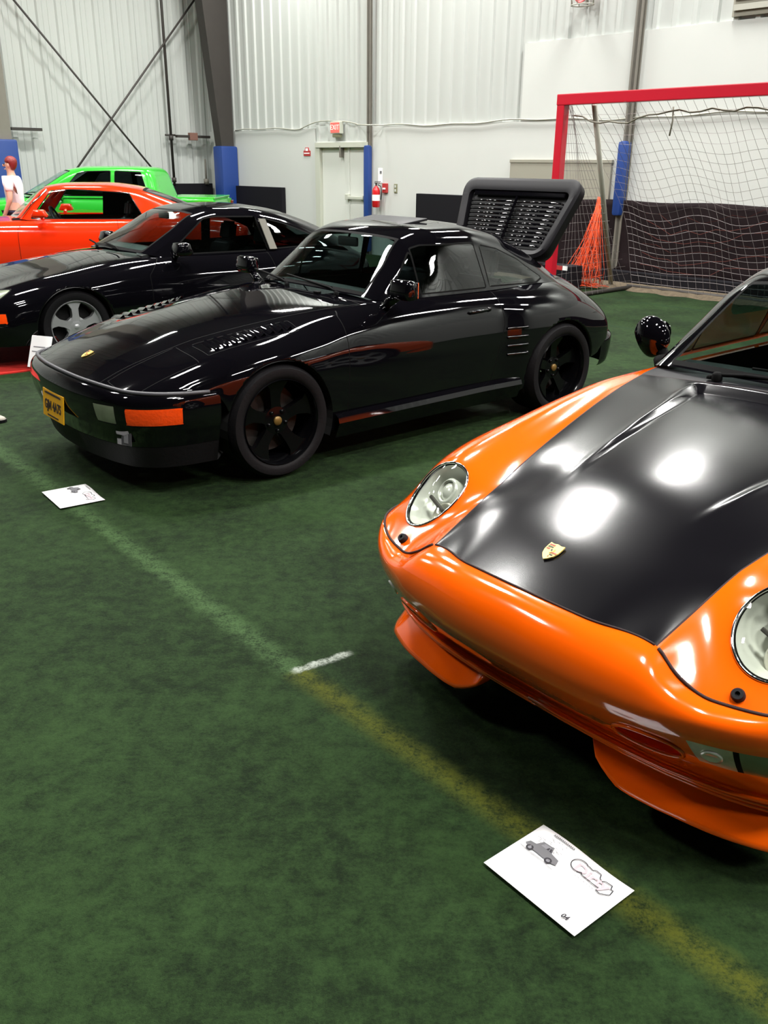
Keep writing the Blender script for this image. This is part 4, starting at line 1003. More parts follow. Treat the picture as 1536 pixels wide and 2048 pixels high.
    for y in (-.36, .36):
        bm = bmesh.new(); lathe(bm, [(.012, 0), (.012, .008), (.007, .014), (0, .014)], 12, Matrix.Translation((.725, y, .916))); obj('washer_jet', bm, 'seal', car, smooth=True)
    for x in (0, 2.272):
        for sg in (1, -1): wheel('wheel', car, (x, sg * (.765 if x == 0 else .80), .32), sg, .318, .21 if x == 0 else .25, .222, 'five', ('silver', 'tyre'))
    wells(car, (0, 2.272), ARCH)
    return car
# ------------------------------------------------------------------ black slant-nosed car with open tail
def black_car():
    car = thing('sports_car', (-1.10, 5.36, 0), .695, 'glossy black sports car with slant nose, yellow plate and raised engine lid', 'car')
    RA = 2.33
    st = [
     [(-.880, 0, .590), (-.874, .2, .589), (-.850, .40, .586), (-.826, .515, .582), (-.795, .61, .577), (-.742, .69, .573), (-.665, .75, .569), (-.58, .787, .566), (-.50, .807, .563), (-.42, .818, .56)],
     [(-.73, 0, .664), (-.727, .2, .660), (-.715, .40, .647), (-.70, .50, .637), (-.685, .60, .626), (-.655, .69, .616), (-.60, .757, .600), (-.54, .792, .585), (-.47, .812, .57), (-.40, .822, .55)],
     [(-.50, 0, .737), (-.50, .2, .733), (-.50, .41, .712), (-.50, .51, .698), (-.50, .605, .688), (-.495, .705, .670), (-.47, .778, .634), (-.44, .812, .59), (-.40, .824, .55), (-.36, .828, .50)],
     sec(-.30, (0, .795), (.2, .790), (.43, .764), (.52, .750), (.62, .742), (.72, .718), (.80, .665), (.832, .60), (.837, .50), (.837, .40)),
     sec(0, (0, .848), (.21, .843), (.48, .815), (.56, .802), (.65, .788), (.74, .758), (.815, .695), (.842, .60), (.842, .48), (.842, .36)),
     sec(.30, (0, .888), (.23, .883), (.545, .858), (.60, .848), (.67, .828), (.735, .790), (.80, .72), (.825, .60), (.812, .42), (.78, .22)),
     sec(.56, (0, .913), (.25, .907), (.60, .882), (.635, .875), (.68, .862), (.73, .828), (.785, .75), (.812, .60), (.80, .38), (.77, .17)),
     sec(.85, (0, .925), (.25, .92), (.635, .897), (.66, .892), (.695, .876), (.735, .842), (.78, .765), (.812, .60), (.80, .36), (.77, .16)),
     sec(1.3, (0, .93), (.25, .925), (.65, .90), (.68, .893), (.705, .877), (.745, .842), (.785, .765), (.813, .60), (.80, .36), (.77, .16)),
     sec(1.72, (0, .93), (.25, .925), (.655, .90), (.68, .893), (.71, .877), (.755, .842), (.80, .76), (.825, .60), (.81, .36), (.78, .16)),
     sec(2.0, (0, .94), (.25, .935), (.64, .915), (.67, .906), (.72, .885), (.785, .843), (.85, .745), (.868, .60), (.86, .42), (.84, .24)),
     sec(RA, (0, .97), (.25, .96), (.60, .937), (.65, .922), (.72, .892), (.80, .838), (.872, .735), (.886, .60), (.887, .48), (.887, .36)),
     sec(2.62, (0, .955), (.25, .945), (.53, .915), (.60, .888), (.69, .850), (.78, .79), (.855, .69), (.875, .58), (.872, .45), (.86, .36)),
     sec(2.90, (0, .825), (.25, .82), (.5, .79), (.58, .768), (.66, .733), (.735, .685), (.795, .62), (.815, .56), (.815, .50), (.805, .44)),
     [(3.06, 0, .72), (3.055, .25, .715), (3.04, .5, .695), (3.03, .58, .68), (3.0, .66, .655), (2.96, .72, .625), (2.92, .758, .59), (2.88, .785, .555), (2.85, .80, .52), (2.80, .81, .47)],
     [(3.13, 0, .545), (3.125, .25, .545), (3.105, .5, .54), (3.085, .58, .535), (3.05, .66, .53), (3.01, .715, .525), (2.965, .757, .52), (2.92, .785, .51), (2.87, .803, .49), (2.81, .815, .46)]]
    G, ui, vi = surf(st, 340, 96, 12); bm = grid_bm(G, ui, vi); bvh = BVHTree.FromBMesh(bm)
    sh = Shell(bm); sh.pid('body_shell')
    interp = np.interp; g = .004
    hx = [-.9, -.72, -.5, -.3, 0, .3, .56, .72]; hy = [.395, .405, .418, .435, .482, .548, .600, .628]
    ho = lambda x, y, z, u, v: np.where((z > .55) & (x < .8) & (np.abs(y) < .7), np.abs(y) - interp(x, hx, hy), 1.)
    sh.cut(ho, lambda *a: ho(*a) - g, lambda x, y, z, u, v: np.where((z > .8) & (x < .9), x - .70, 1.), lambda x, y, z, u, v: np.where((z > .8) & (x < .9), x - .70 - g, 1.))
    sh.set('panel_seam', lambda *a: np.maximum.reduce([ho(*a) - g, a[0] - .70 - g])); sh.set('bonnet', lambda *a: np.maximum(ho(*a), a[0] - .70))
    # flush pop-up lamp covers
    cov = [(-.80, .450), (-.80, .655), (-.43, .690), (-.43, .452)]
    for sg, s_ in ((1, '#r'), (-1, '#l')):
        sh.region('lamp_cover' + s_, lambda x, y, z, u, v, sg=sg: np.where(z > .5, sdpoly(x, sg * y, cov, .012), 1.), .0035, cond=lambda x, y, z, u, v, sg=sg: np.maximum(x, .3 - sg * y))
        lv = [(-.34, .50), (-.34, .67), (.20, .70), (.20, .60)]
        sh.region('louvre_bed' + s_, lambda x, y, z, u, v, sg=sg, lv=lv: np.where(z > .6, sdpoly(x, sg * y, lv, .008), 1.), .0035, cond=lambda x, y, z, u, v, sg=sg: np.maximum(x - .4, .3 - sg * y))
        # door outline
        dp = [(.50, .30), (.50, .84), (.60, .93), (1.74, .93), (1.76, .70), (1.66, .30)]
        sh.region('door' + s_, lambda x, y, z, u, v, sg=sg: np.where((sg * y > .5) & (x > .3) & (x < 1.9), sdpoly(x, z, dp, .01), 1.), .005, cond=lambda x, y, z, u, v, sg=sg: np.maximum(.64 - sg * y, -x))
    cab = lambda x, y, z, u, v: np.maximum.reduce([np.abs(y) - .60, .80 - x, x - 2.50, .85 - z])
    sh.cut(lambda x, y, z, u, v: np.where((z > .85) & (x > .75), np.maximum(np.abs(y) - .60, .80 - x), 1)); sh.kill(cab)
    eng = lambda x, y, z, u, v: np.where((x > 2.4) & (z > .5), sdpoly(np.abs(y), x, [(-9, 2.66), (.46, 2.66), (.50, 3.02), (-9, 3.06)], .02), 1.)
    sh.cut(eng); sh.kill(eng)
    arches(sh, (0, RA), ARCH)
    inward_lip(bm, lambda m: abs(math.hypot(m.x, m.z - .32) - ARCH) < .012 or abs(math.hypot(m.x - RA, m.z - .32) - ARCH) < .012, lambda c: Vector((0, -.05 if c.y > 0 else .05, 0)))
    inward_lip(bm, lambda m: 2.6 < m.x < 3.1 and abs(m.y) < .53 and m.z > .56, lambda c: Vector((0, 0, -.06)))
    md = {'*': 'black', 'panel_seam': 'seal'}
    parts = sh.split('body_shell', md, car)
    # rubber strip on the nose seam
    bm = bmesh.new(); s0 = G[0]; pts = [Vector((p[0] - .012, -p[1], p[2] + .002)) for p in s0[::-1]] + [Vector((p[0] - .012, p[1], p[2] + .002)) for p in s0[1:]]; tube(bm, pts, .011, 8); obj('bumper_strip', bm, 'greyrub', car, smooth=True)
    # front bumper and spoiler
    uq = np.arange(0, 9.01, .5); seam = np.stack([interp(uq, ui, s0[:, k]) for k in range(3)], 1); n = len(seam)
    plan0 = np.array([(-.955, 0), (-.948, .2), (-.92, .40), (-.893, .515), (-.858, .615), (-.80, .70), (-.715, .768), (-.615, .808), (-.51, .828), (-.38, .838)])
    plan = nspline(np.arange(10.), plan0, uq); tg = np.gradient(plan, axis=0); nm = np.stack([-tg[:, 1], tg[:, 0]], 1); nm /= np.linalg.norm(nm, axis=1)[:, None]
    if nm[0, 0] > 0: nm = -nm
    def row(i, z): q = plan - nm * i; return np.concatenate([q, np.full((n, 1), z)], 1)
    mid = seam.copy(); mid[:, :2] = seam[:, :2] * .45 + plan * .55; mid[:, 2] -= .012
    rows = [seam, mid, row(.004, .530), row(.0, .49), row(.004, .44), row(.016, .39), row(.03, .35), row(.042, .31), row(.054, .27), row(.066, .23), row(.078, .19), row(.085, .165)]
    Gb, ub, vb = surf(rows, 90, 150, 3); bmb = grid_bm(Gb, ub, vb); bvb = BVHTree.FromBMesh(bmb); sb = Shell(bmb); sb.pid('front_bumper')
    for sg, s_ in ((1, '#r'), (-1, '#l')):
        T = [(.600, .482), (.845, .482), (.845, .400), (.600, .400)]
        # turn signal wraps the corner: measured along the plan in u
        f = lambda x, y, z, u, v, sg=sg: np.where(sg * y > .3, sdpoly(u, z * 10, [(9.0, 5.0), (14.5, 5.0), (14.5, 4.12), (9.0, 4.12)], .0) * .1, 1.)
        sb.region('turn_signal' + s_, f, .006, 'lamp_bezel')
        f = lambda x, y, z, u, v, sg=sg: np.where(sg * y > .2, sdpoly(u, z * 10, [(4.75, 5.02), (7.7, 5.06), (7.7, 4.12), (5.0, 4.12)], .0) * .1, 1.)
        sb.region('fog_lamp' + s_, f, .006, 'lamp_bezel')
    sb.region('chin_spoiler', lambda x, y, z, u, v: z - .285, .004, 'chin_seam')
    arches(sb, (0,), ARCH)
    pb = sb.split('front_bumper', {'*': 'black', 'turn_signal#r': 'amber', 'turn_signal#l': 'amber', 'fog_lamp#r': 'foglens', 'fog_lamp#l': 'foglens', 'lamp_bezel': 'seal', 'chin_spoiler': 'tyre', 'chin_seam': 'seal'}, car)
    bump = pb['front_bumper']
    for k, o in pb.items():
        if o is not bump: o.parent = bump
    bm = bmesh.new(); low = rows[-1]; A = [bm.verts.new(p) for p in low[::-1]] + [bm.verts.new((p[0], -p[1], p[2])) for p in low[1:]]; B = [bm.verts.new((v.co.x + .5 if abs(v.co.y) < .55 else v.co.x + .1, v.co.y * .9, v.co.z + .03)) for v in A]
    for i in range(len(A) - 1): bm.faces.new((A[i], A[i + 1], B[i + 1], B[i]))
    obj('undertray', bm, 'well', bump)
    h = bvb.ray_cast(Vector((-1.4, -.62, .335)), Vector((1, 0, 0)))
    bm = bmesh.new(); box(bm, (0, 0, .004), (.075, .07, .006), frame_m(h[0], -Vector((1, .35, -.1)), (0, 0, 1)), .002); box(bm, (0, 0, .007), (.05, .03, .003), frame_m(h[0], -Vector((1, .35, -.1)), (0, 0, 1)), mi=1); obj('bumper_sticker', bm, ['greyrub', 'grey1'], bump)
    # plate
    hp = bvb.ray_cast(Vector((-1.4, .0, .40)), Vector((1, 0, 0))); pm = frame_m((hp[0].x - .018, 0.0, .402), (-1, 0, .10), (0, -1, 0))
    bm = bmesh.new(); box(bm, (0, 0, 0), (.305, .155, .006), pm, .003); pl = obj('licence_plate', bm, 'plate', car)
    bm = bmesh.new(); text_bm(bm, 'GJM 4A75', .072, pm @ Matrix.Translation((0, -.006, .0045)) @ Matrix.Diagonal((.80, 1, 1, 1)), .0005, bold=.002)
    box(bm, (0, .060, .004), (.20, .012, .001), pm); box(bm, (0, -.062, .004), (.16, .008, .001), pm)
    for x in (-.11, .11): lathe(bm, [(.006, .004), (.006, .006), (0, .006)], 8, pm @ Matrix.Translation((x, .06, 0)))
    obj('plate_lettering', bm, 'ink', pl)
    h = bvh.ray_cast(Vector((-.735, 0, 1.5)), Vector((0, 0, -1))); nn = h[1] if h[1].z > 0 else -h[1]; crest(car, h[0], nn, Vector((1, 0, .3)), .032)
    # louvres on the wings: raised blades across the bed
    for sg in (1, -1):
        bm = bmesh.new()
        for k in range(9):
            x = -.30 + k * .056; y0 = .515 + (x + .34) * .17; y1 = .66 + (x + .34) * .05
            pr = drape(bvh, [(x, sg * (y0 + (y1 - y0) * q), 1) for q in np.linspace(0, 1, 6)], (0, 0, -1))
            A = [p + Vector((-.004, 0, .001)) for p, _ in pr]; B = [p + Vector((.022, 0, .020)) for p, _ in pr]; C_ = [p + Vector((.034, 0, .004)) for p, _ in pr]
            VA, VB_, VC = ([bm.verts.new(p) for p in L] for L in (A, B, C_))
            for i in range(5): bm.faces.new((VA[i], VA[i + 1], VB_[i + 1], VB_[i])); bm.faces.new((VB_[i], VB_[i + 1], VC[i + 1], VC[i]))
        pa = [o for k, o in parts.items() if k == 'louvre_bed' + ('#r' if sg > 0 else '#l')]
        obj('louvre_blades', bm, 'black', pa[0] if pa else car, smooth=True)
    # side intake slots on the rear wing
    for sg in (1, -1):
        for r_ in range(4):
            bm = bmesh.new(); z = .655 - r_ * .058; x0 = 1.80 + .0 * r_ - (3 - r_) * .004
            pr = drape(bvh, [(x0 + q * .17 + .02 * (3 - r_) * 0, sg * 1.3, z + .0 * q) for q in np.linspace(0, 1, 6)], (0, -sg, 0))
            O = Vector((0, sg, 0))
            A = [p + Vector((0, 0, .014)) for p, _ in pr]; B = [p + O * .014 + Vector((0, 0, .002)) for p, _ in pr]; C_ = [p + Vector((0, 0, -.006)) for p, _ in pr]
            VA, VB_, VC = ([bm.verts.new(p) for p in L] for L in (A, B, C_))
            for i in range(5): bm.faces.new((VA[i], VA[i + 1], VB_[i + 1], VB_[i])); bm.faces.new((VB_[i], VB_[i + 1], VC[i + 1], VC[i]))
            obj('intake_strake', bm, 'black', car, smooth=True)
        # sill step
        bm = bmesh.new(); pts = [(x, sg * (.822 + .02 * math.sin((x - .4) / 1.5 * PI) * 0 + (.02 if x > 1.6 else 0) * (x - 1.6) / .3), .255 + .012 * (x - .38)) for x in np.linspace(.385, 1.93, 14)]
        A = [bm.verts.new(p) for p in [(x, y - sg * .02, z + .05) for x, y, z in pts]]; B = [bm.verts.new((x, y + sg * .012, z + .03)) for x, y, z in pts]; C_ = [bm.verts.new((x, y + sg * .022, z)) for x, y, z in pts]; D = [bm.verts.new((x, y - sg * .02, z - .095)) for x, y, z in pts]
        for P, Q in ((A, B), (B, C_), (C_, D)):
            for i in range(13): bm.faces.new((P[i], P[i + 1], Q[i + 1], Q[i]))
        obj('side_skirt', bm, 'black', car, angle=.5)
        h = bvh.ray_cast(Vector((1.56, sg * 1.4, .79)), Vector((0, -sg, 0))); p = h[0]
        bm = bmesh.new(); tube(bm, [p + Vector((-.09, sg * .004, -.002)), p + Vector((-.06, sg * .022, 0)), p + Vector((.05, sg * .022, .004)), p + Vector((.08, sg * .008, .004))], [.008, .010, .010, .012], 8); lathe(bm, [(.014, 0), (.014, .016), (0, .018)], 12, frame_m(p + Vector((.09, 0, .004)), (0, sg, 0))); obj('door_handle', bm, 'black', car, smooth=True)
        # mirror: squarish flag mirror
        bm = bmesh.new(); c0 = Vector((.84, sg * .865, .985)); box(bm, (0, 0, 0), (.095, .185, .115), None, .03)
        for v in bm.verts: v.co = c0 + Vector((v.co.x * (1 - .25 * (v.co.z > 0)), v.co.y, v.co.z))
        mir = obj('door_mirror', bm, 'black', car, angle=1.2)
        bm = bmesh.new(); tube(bm, [c0 + Vector((.01, -sg * .05, -.04)), Vector((.84, sg * .74, .90)), Vector((.84, sg * .70, .87))], [.025, .03, .035], 10); obj('mirror_arm', bm, 'black', mir, smooth=True)
        bm = bmesh.new(); box(bm, (0, 0, 0), (.004, .155, .09)); bmesh.ops.translate(bm, verts=bm.verts[:], vec=c0 + Vector((.048, 0, 0))); obj('mirror_glass', bm, 'chrome', mir)
    # glasshouse
    gp = greenhouse(car, 'black', -.02, 1.0); interior(car)
    bm = bmesh.new(); box(bm, (1.43, 0, 1.316), (.24, .56, .016), None, .006); o = gp.get('sunroof')
    for v in bm.verts: v.co.z -= .028 * (v.co.y / .33) ** 2 - (.030 if v.co.x > 1.4 else 0.0)
    obj('tilted_sunroof', bm, 'lidpaint', car, angle=.5)
    for y0, y1 in ((-.40, .12), (.14, .52)):
        bm = bmesh.new(); lathe(bm, [(.016, 0), (.016, .02), (0, .024)], 12, Matrix.Translation((.70, y0, .915))); tube(bm, [(.70, y0, .935), (.735, y0 + .12, .948), (.75, y1, .975)], .007, 6); tube(bm, [(.742, y0 + .10, .95), (.757, y1 + .10, .98)], .006, 4); obj('wiper', bm, 'seal', car, smooth=True)
    for y in (-.25, .25):
        bm = bmesh.new(); box(bm, (.665, y, .92), (.03, .05, .014), None, .005); obj('washer_jet', bm, 'seal', car, angle=.8)
    # rear bumper, tail lamps
    rs = G[-1]; seamr = np.stack([interp(uq, ui, rs[:, k]) for k in range(3)], 1)
    cen = np.array([(2.6, 0)]); out = seamr[:, :2] - cen; out /= np.linalg.norm(out, axis=1)[:, None]
    def rrow(i, z0, z1): q = seamr[:, :2] + out * i * np.linspace(1, .25, n)[:, None]; return np.concatenate([q, np.linspace(z0, z1, n)[:, None]], 1)
    rows = [seamr, rrow(.05, .545, .47), rrow(.075, .53, .46), rrow(.08, .50, .44), rrow(.075, .44, .40), rrow(.06, .36, .35), rrow(.03, .29, .30), rrow(-.02, .26, .28)]
    Gr, ur, vr = surf(rows, 50, 100, 3); br = grid_bm(Gr, ur, vr); sr = Shell(br); sr.pid('rear_bumper'); arches(sr, (RA,), ARCH); sr.split('rear_bumper', {'*': 'black'}, car)
    for sg in (1, -1):
        bm = bmesh.new(); L = []
        for u_ in np.linspace(3.0, 8.4, 18):
            k = np.array([interp(u_, ui, G[-1, :, q]) for q in range(3)]); j = np.array([interp(u_, ui, G[np.argmin(np.abs(vi - 13.95)), :, q]) for q in range(3)])
            o2 = Vector(((k[0] - 2.6), k[1], 0)).normalized() * .012
            L.append((bm.verts.new((k[0] + o2.x, sg * (k[1] + o2.y), k[2] + .006)), bm.verts.new((j[0] + o2.x * 1.2, sg * (j[1] + o2.y * 1.2), j[2]))))
        for A, B in zip(L, L[1:]): bm.faces.new((A[0], B[0], B[1], A[1]))
        obj('tail_lamp', bm, 'redlens', car, smooth=True)
    # raised engine lid with whale tail
    th = math.radians(64); hx0 = Vector((2.62, 0, .985)); ey = Vector((math.cos(th), 0, math.sin(th))); ez = Vector((-math.sin(th), 0, math.cos(th)))   # ey along the lid, ez out of its outer face (towards the roof)
    LM = Matrix((Vector((0, 1, 0)), ey, ez)).transposed().to_4x4(); LM.translation = hx0
    def L3(x, y, z): return LM @ Vector((x, y, z))
    def outline(hw0, hw1, y0, y1, r, nn=8, crown=0.0):
        cs = [(-hw0, y0), (hw0, y0), (hw1, y1), (-hw1, y1)]; out = []
        for i in range(4):
            p = Vector(cs[i]); a = (Vector(cs[i - 1]) - p).normalized(); b = (Vector(cs[(i + 1) % 4]) - p).normalized()
            A, B = p + a * r, p + b * r
            for q in np.linspace(0, 1, nn): out.append(tuple((A * (1 - q) ** 2 + p * 2 * q * (1 - q) + B * q * q)))
        return [(x, y + crown * (1 - (x / hw1) ** 2) * (y > (y0 + y1) / 2)) for x, y in out]
    rings = [(outline(.43, .52, .02, .53, .08, crown=.02), .0), (outline(.47, .60, .0, .575, .12, crown=.03), .06), (outline(.475, .61, -.005, .585, .13, crown=.03), .125), (outline(.455, .585, .015, .555, .12, crown=.03), .142), (outline(.405, .515, .05, .495, .06, crown=.02), .128), (outline(.40, .505, .055, .49, .05, crown=.02), .085)]
    bm = bmesh.new(); LR = [[bm.verts.new(L3(x, y, z)) for x, y in o] for o, z in rings]
    for A, B in zip(LR, LR[1:]):
        for i in range(len(A)): bm.faces.new((A[i], A[(i + 1) % len(A)], B[(i + 1) % len(A)], B[i]))
    bm.faces.new(LR[0][::-1])
    lid = obj('engine_lid', bm, 'lidpaint', car, angle=.9)
    bm = bmesh.new(); bm.faces.new([bm.verts.new(L3(x, y, .088)) for x, y in outline(.40, .505, .055, .49, .05)]); obj('grille_bed', bm, 'cabin', lid)
    bm = bmesh.new()
    for k in range(11):
        y = .082 + k * .033; hw = .385 + (y - .055) / .435 * .10
        for s0_, s1_ in ((-hw, -.012), (.012, hw)):
            tube(bm, [L3(s0_, y, .104), L3(s0_ + .02, y + .004, .118), L3(s1_ - .02, y + .004, .118), L3(s1_, y, .104)], [.006, .0085, .0085, .006], 8)
    obj('grille_slats', bm, 'black', lid, smooth=True)
    bm = bmesh.new(); tube(bm, [L3(0, .06, .112), L3(0, .465, .112)], .012, 6); box(bm, (0, .477, .112), (.92, .035, .02), LM, .006); obj('grille_frame', bm, 'black', lid)
    bm = bmesh.new(); box(bm, (.30, -.01, .02), (.06, .08, .03), LM, .006); box(bm, (-.30, -.01, .02), (.06, .08, .03), LM, .006); tube(bm, [L3(.36, .30, -.02), (2.86, .40, .82)], .009, 6); obj('lid_hinge', bm, 'steel', lid)
    bm = bmesh.new(); box(bm, (2.85, 0, .60), (.38, .9, .22), None, .03); lathe(bm, [(.16, 0), (.17, .05), (.15, .09), (.06, .10), (0, .1)], 24, Matrix.Translation((2.88, 0, .70))); obj('engine', bm, 'well', car, angle=.6)
    for x in (0, RA):
        for sg in (1, -1): wheel('wheel', car, (x, sg * (.822 if x == 0 else .868), .325), sg, .323, .235 if x == 0 else .27, .240, 'five', ('black2', 'tyre'), dish=.085 if x == 0 else .12)
    wells(car, (0, RA), ARCH, y1=.83)
    return car
# ------------------------------------------------------------------ the cars behind
def coupe_shell(car, st, gh, paint, glassmat, wins, arch_x, ra, seams=(), pillar=None, roofpaint=None, glass_front='wind', zc=.31, cabz=.80, cabx=(.8, 2.9), caby=.62, wsv=(.12, 1.88), wsu=1.9, rear=True):
    G, ui, vi = surf(st, 220, 72, 8); bm = grid_bm(G, ui, vi); bvh = BVHTree.FromBMesh(bm); sh = Shell(bm); sh.pid('body_shell')
    for nm, fn, gap, cond in seams: sh.region(nm, fn, gap, cond=cond)
    x0, x1 = cabx
    sh.cut(lambda x, y, z, u, v: np.where((z > cabz) & (x > x0 - .1) & (x < x1 + .1), np.maximum.reduce([np.abs(y) - caby, x0 - x, x - x1]), 1)); sh.kill(lambda x, y, z, u, v: np.maximum.reduce([np.abs(y) - caby, x0 - x, x - x1, cabz - z]))
    arches(sh, arch_x, ra, zc)
    inward_lip(bm, lambda m: any(abs(math.hypot(m.x - a, m.z - zc) - ra) < .012 for a in arch_x), lambda c: Vector((0, -.05 if c.y > 0 else .05, 0)))
    mats = {'*': paint, 'panel_seam': 'seal', 'front_indicator#l': 'amber', 'front_indicator#r': 'amber', 'front_lamp#l': 'foglens', 'front_lamp#r': 'foglens'}
    parts = sh.split('body_shell', mats, car)
    G2, u2, v2 = surf(gh, 110, 40, 3); b2 = grid_bm(G2, u2, v2); s2 = Shell(b2); s2.pid('greenhouse')
    s2.region('windscreen', lambda x, y, z, u, v: sdpoly(u, v, [(-9, wsv[0]), (wsu, wsv[0]), (wsu + .03, 1.0), (wsu, wsv[1]), (-9, wsv[1])]) * .12, .012, 'windscreen_seal', cond=lambda x, y, z, u, v: np.maximum(u - 2.9, v - 3))
    nv = len(gh)
    if rear: s2.region('rear_window', lambda x, y, z, u, v: sdpoly(u, v, [(-9, nv - 3.5), (1.75, nv - 3.5), (1.75, nv - 1.4), (-9, nv - 1.4)]) * .12, .012, 'rear_window_seal', cond=lambda x, y, z, u, v: np.maximum(u - 2.4, nv - 4 - v))
    for nm, poly in wins:
        for sg, suf in ((1, '#r'), (-1, '#l')):
            s2.region(nm + suf, lambda x, y, z, u, v, p=poly: sdpoly(x, z, p, .006), .012, 'window_trim', cond=lambda x, y, z, u, v, sg=sg: np.maximum(2.9 - u, -sg * y + .2))
    gm = {'*': roofpaint or paint, 'windscreen': glass_front, 'rear_window': glassmat, 'window_trim': pillar or 'seal', 'windscreen_seal': pillar or 'seal', 'rear_window_seal': 'seal'}
    for n in s2.names:
        if 'window#' in n: gm[n] = glassmat
    gp = s2.split('greenhouse', gm, car)
    k0 = int(110 * .36); k1 = int(110 * .8); Gi = G2[k0:k1, :24].copy(); Gi[..., 2] -= .035; Gi[..., 1] *= .93
    obj('headlining', grid_bm(Gi, u2[:24], v2[k0:k1]), 'cabin', car, smooth=True)
    return bvh, parts, gp, G
def blob_mirror(car, c, s, m):
    bm = bmesh.new(); box(bm, (0, 0, 0), s, None, min(s) * .3)
    for v in bm.verts: v.co = Vector(c) + Vector((v.co.x * (1 + .4 * (v.co.z < 0)), v.co.y, v.co.z))
    o = obj('door_mirror', bm, m, car, angle=1.2)
    bm = bmesh.new(); q = 1 if c[1] > 0 else -1; tube(bm, [Vector(c) + Vector((0, -q * s[1] * .4, -s[2] * .3)), Vector((c[0], c[1] - q * (s[1] * .5 + .08), c[2] - s[2] * .8))], .028, 8); obj('mirror_arm', bm, m, o, smooth=True)
    return o
def black_coupe():
    car = thing('coupe', (-3.17, 8.31, .013), .665, 'low black coupe with silver five spoke wheels parked between red and open-tailed cars', 'car')
    st = [
     [(-.88, 0, .20), (-.87, .25, .20), (-.84, .42, .20), (-.80, .55, .20), (-.74, .66, .20), (-.66, .73, .20), (-.58, .77, .20), (-.50, .79, .20), (-.43, .80, .20), (-.37, .80, .20)],
     [(-.97, 0, .40), (-.96, .25, .40), (-.93, .42, .40), (-.89, .56, .40), (-.83, .68, .40), (-.74, .76, .39), (-.64, .80, .37), (-.54, .82, .33), (-.45, .82, .27), (-.37, .805, .21)],
     [(-.92, 0, .55), (-.91, .25, .55), (-.88, .42, .55), (-.84, .55, .55), (-.78, .66, .545), (-.70, .74, .52), (-.60, .80, .46), (-.50, .825, .39), (-.42, .825, .30), (-.36, .81, .22)],
     [(-.62, 0, .655), (-.62, .25, .65), (-.61, .42, .64), (-.60, .55, .64), (-.58, .64, .645), (-.55, .74, .61), (-.48, .81, .53), (-.42, .83, .42), (-.37, .83, .32), (-.34, .815, .23)],
     sec(-.2, (0, .755), (.25, .75), (.44, .738), (.55, .735), (.65, .73), (.75, .685), (.82, .59), (.842, .46), (.84, .34), (.82, .24)),
     sec(.2, (0, .825), (.25, .82), (.5, .805), (.58, .795), (.67, .775), (.76, .725), (.825, .63), (.845, .48), (.835, .34), (.81, .22)),
     sec(.6, (0, .872), (.25, .868), (.56, .848), (.62, .84), (.69, .82), (.76, .765), (.815, .675), (.84, .5), (.825, .34), (.79, .20)),
     sec(1.0, (0, .88), (.25, .878), (.62, .86), (.67, .85), (.715, .832), (.765, .785), (.815, .68), (.84, .5), (.82, .32), (.79, .18)),
     sec(1.7, (0, .88), (.25, .878), (.63, .862), (.675, .852), (.72, .835), (.77, .79), (.82, .68), (.845, .5), (.825, .32), (.79, .18)),
     sec(2.5, (0, .95), (.3, .94), (.6, .90), (.67, .885), (.74, .86), (.80, .80), (.85, .69), (.865, .5), (.86, .36), (.83, .26)),
     sec(3.05, (0, .88), (.3, .87), (.55, .84), (.63, .82), (.70, .785), (.76, .71), (.81, .6), (.825, .5), (.82, .4), (.80, .3)),
     [(3.38, 0, .70), (3.37, .3, .69), (3.33, .55, .67), (3.30, .63, .65), (3.25, .70, .62), (3.18, .755, .57), (3.1, .785, .52), (3.03, .80, .46), (2.97, .80, .38), (2.92, .79, .3)],
     [(3.42, 0, .32), (3.41, .3, .32), (3.36, .55, .32), (3.32, .63, .32), (3.26, .69, .32), (3.19, .735, .31), (3.11, .765, .30), (3.03, .78, .29), (2.96, .785, .28), (2.90, .785, .27)]]
    gh = [
     [(.635, 0, .895), (.65, .32, .89), (.74, .57, .875), (.79, .635, .865), (.83, .655, .855), (.88, .675, .845)],
     [(.96, 0, 1.075), (.98, .29, 1.07), (1.05, .52, 1.05), (1.09, .585, 1.03), (1.07, .63, .95), (1.05, .69, .845)],
     [(1.28, 0, 1.235), (1.295, .27, 1.23), (1.35, .46, 1.205), (1.385, .535, 1.175), (1.36, .61, 1.02), (1.34, .70, .845)],
     [(1.55, 0, 1.278), (1.56, .27, 1.272), (1.58, .46, 1.245), (1.60, .545, 1.20), (1.60, .62, 1.03), (1.60, .705, .845)],
     [(1.85, 0, 1.28), (1.85, .27, 1.273), (1.86, .46, 1.245), (1.87, .545, 1.195), (1.88, .625, 1.03), (1.88, .71, .85)],
     [(2.2, 0, 1.245), (2.2, .27, 1.237), (2.2, .45, 1.205), (2.2, .54, 1.15), (2.2, .63, 1.01), (2.2, .715, .86)],
     [(2.6, 0, 1.135), (2.6, .28, 1.127), (2.6, .46, 1.095), (2.59, .555, 1.04), (2.58, .64, .96), (2.57, .72, .87)],
     [(2.95, 0, .99), (2.95, .30, .98), (2.94, .48, .955), (2.92, .58, .92), (2.90, .64, .89), (2.87, .70, .86)],
     [(3.15, 0, .87), (3.15, .30, .86), (3.13, .48, .84), (3.10, .58, .82), (3.06, .63, .80), (3.02, .68, .79)]]
    wins = [('door_window', [(1.00, .875), (1.395, 1.15), (1.50, 1.165), (1.93, 1.155), (1.985, .875)]), ('rear_quarter_window', [(2.10, .885), (2.05, 1.135), (2.25, 1.085), (2.52, .985), (2.60, .90)])]
    def sd(p, a): return lambda x, y, z, u, v: np.where((np.abs(y) > .5) & (x > a[0]) & (x < a[1]), sdpoly(x, z, p, .01), 1.)
    seams = []
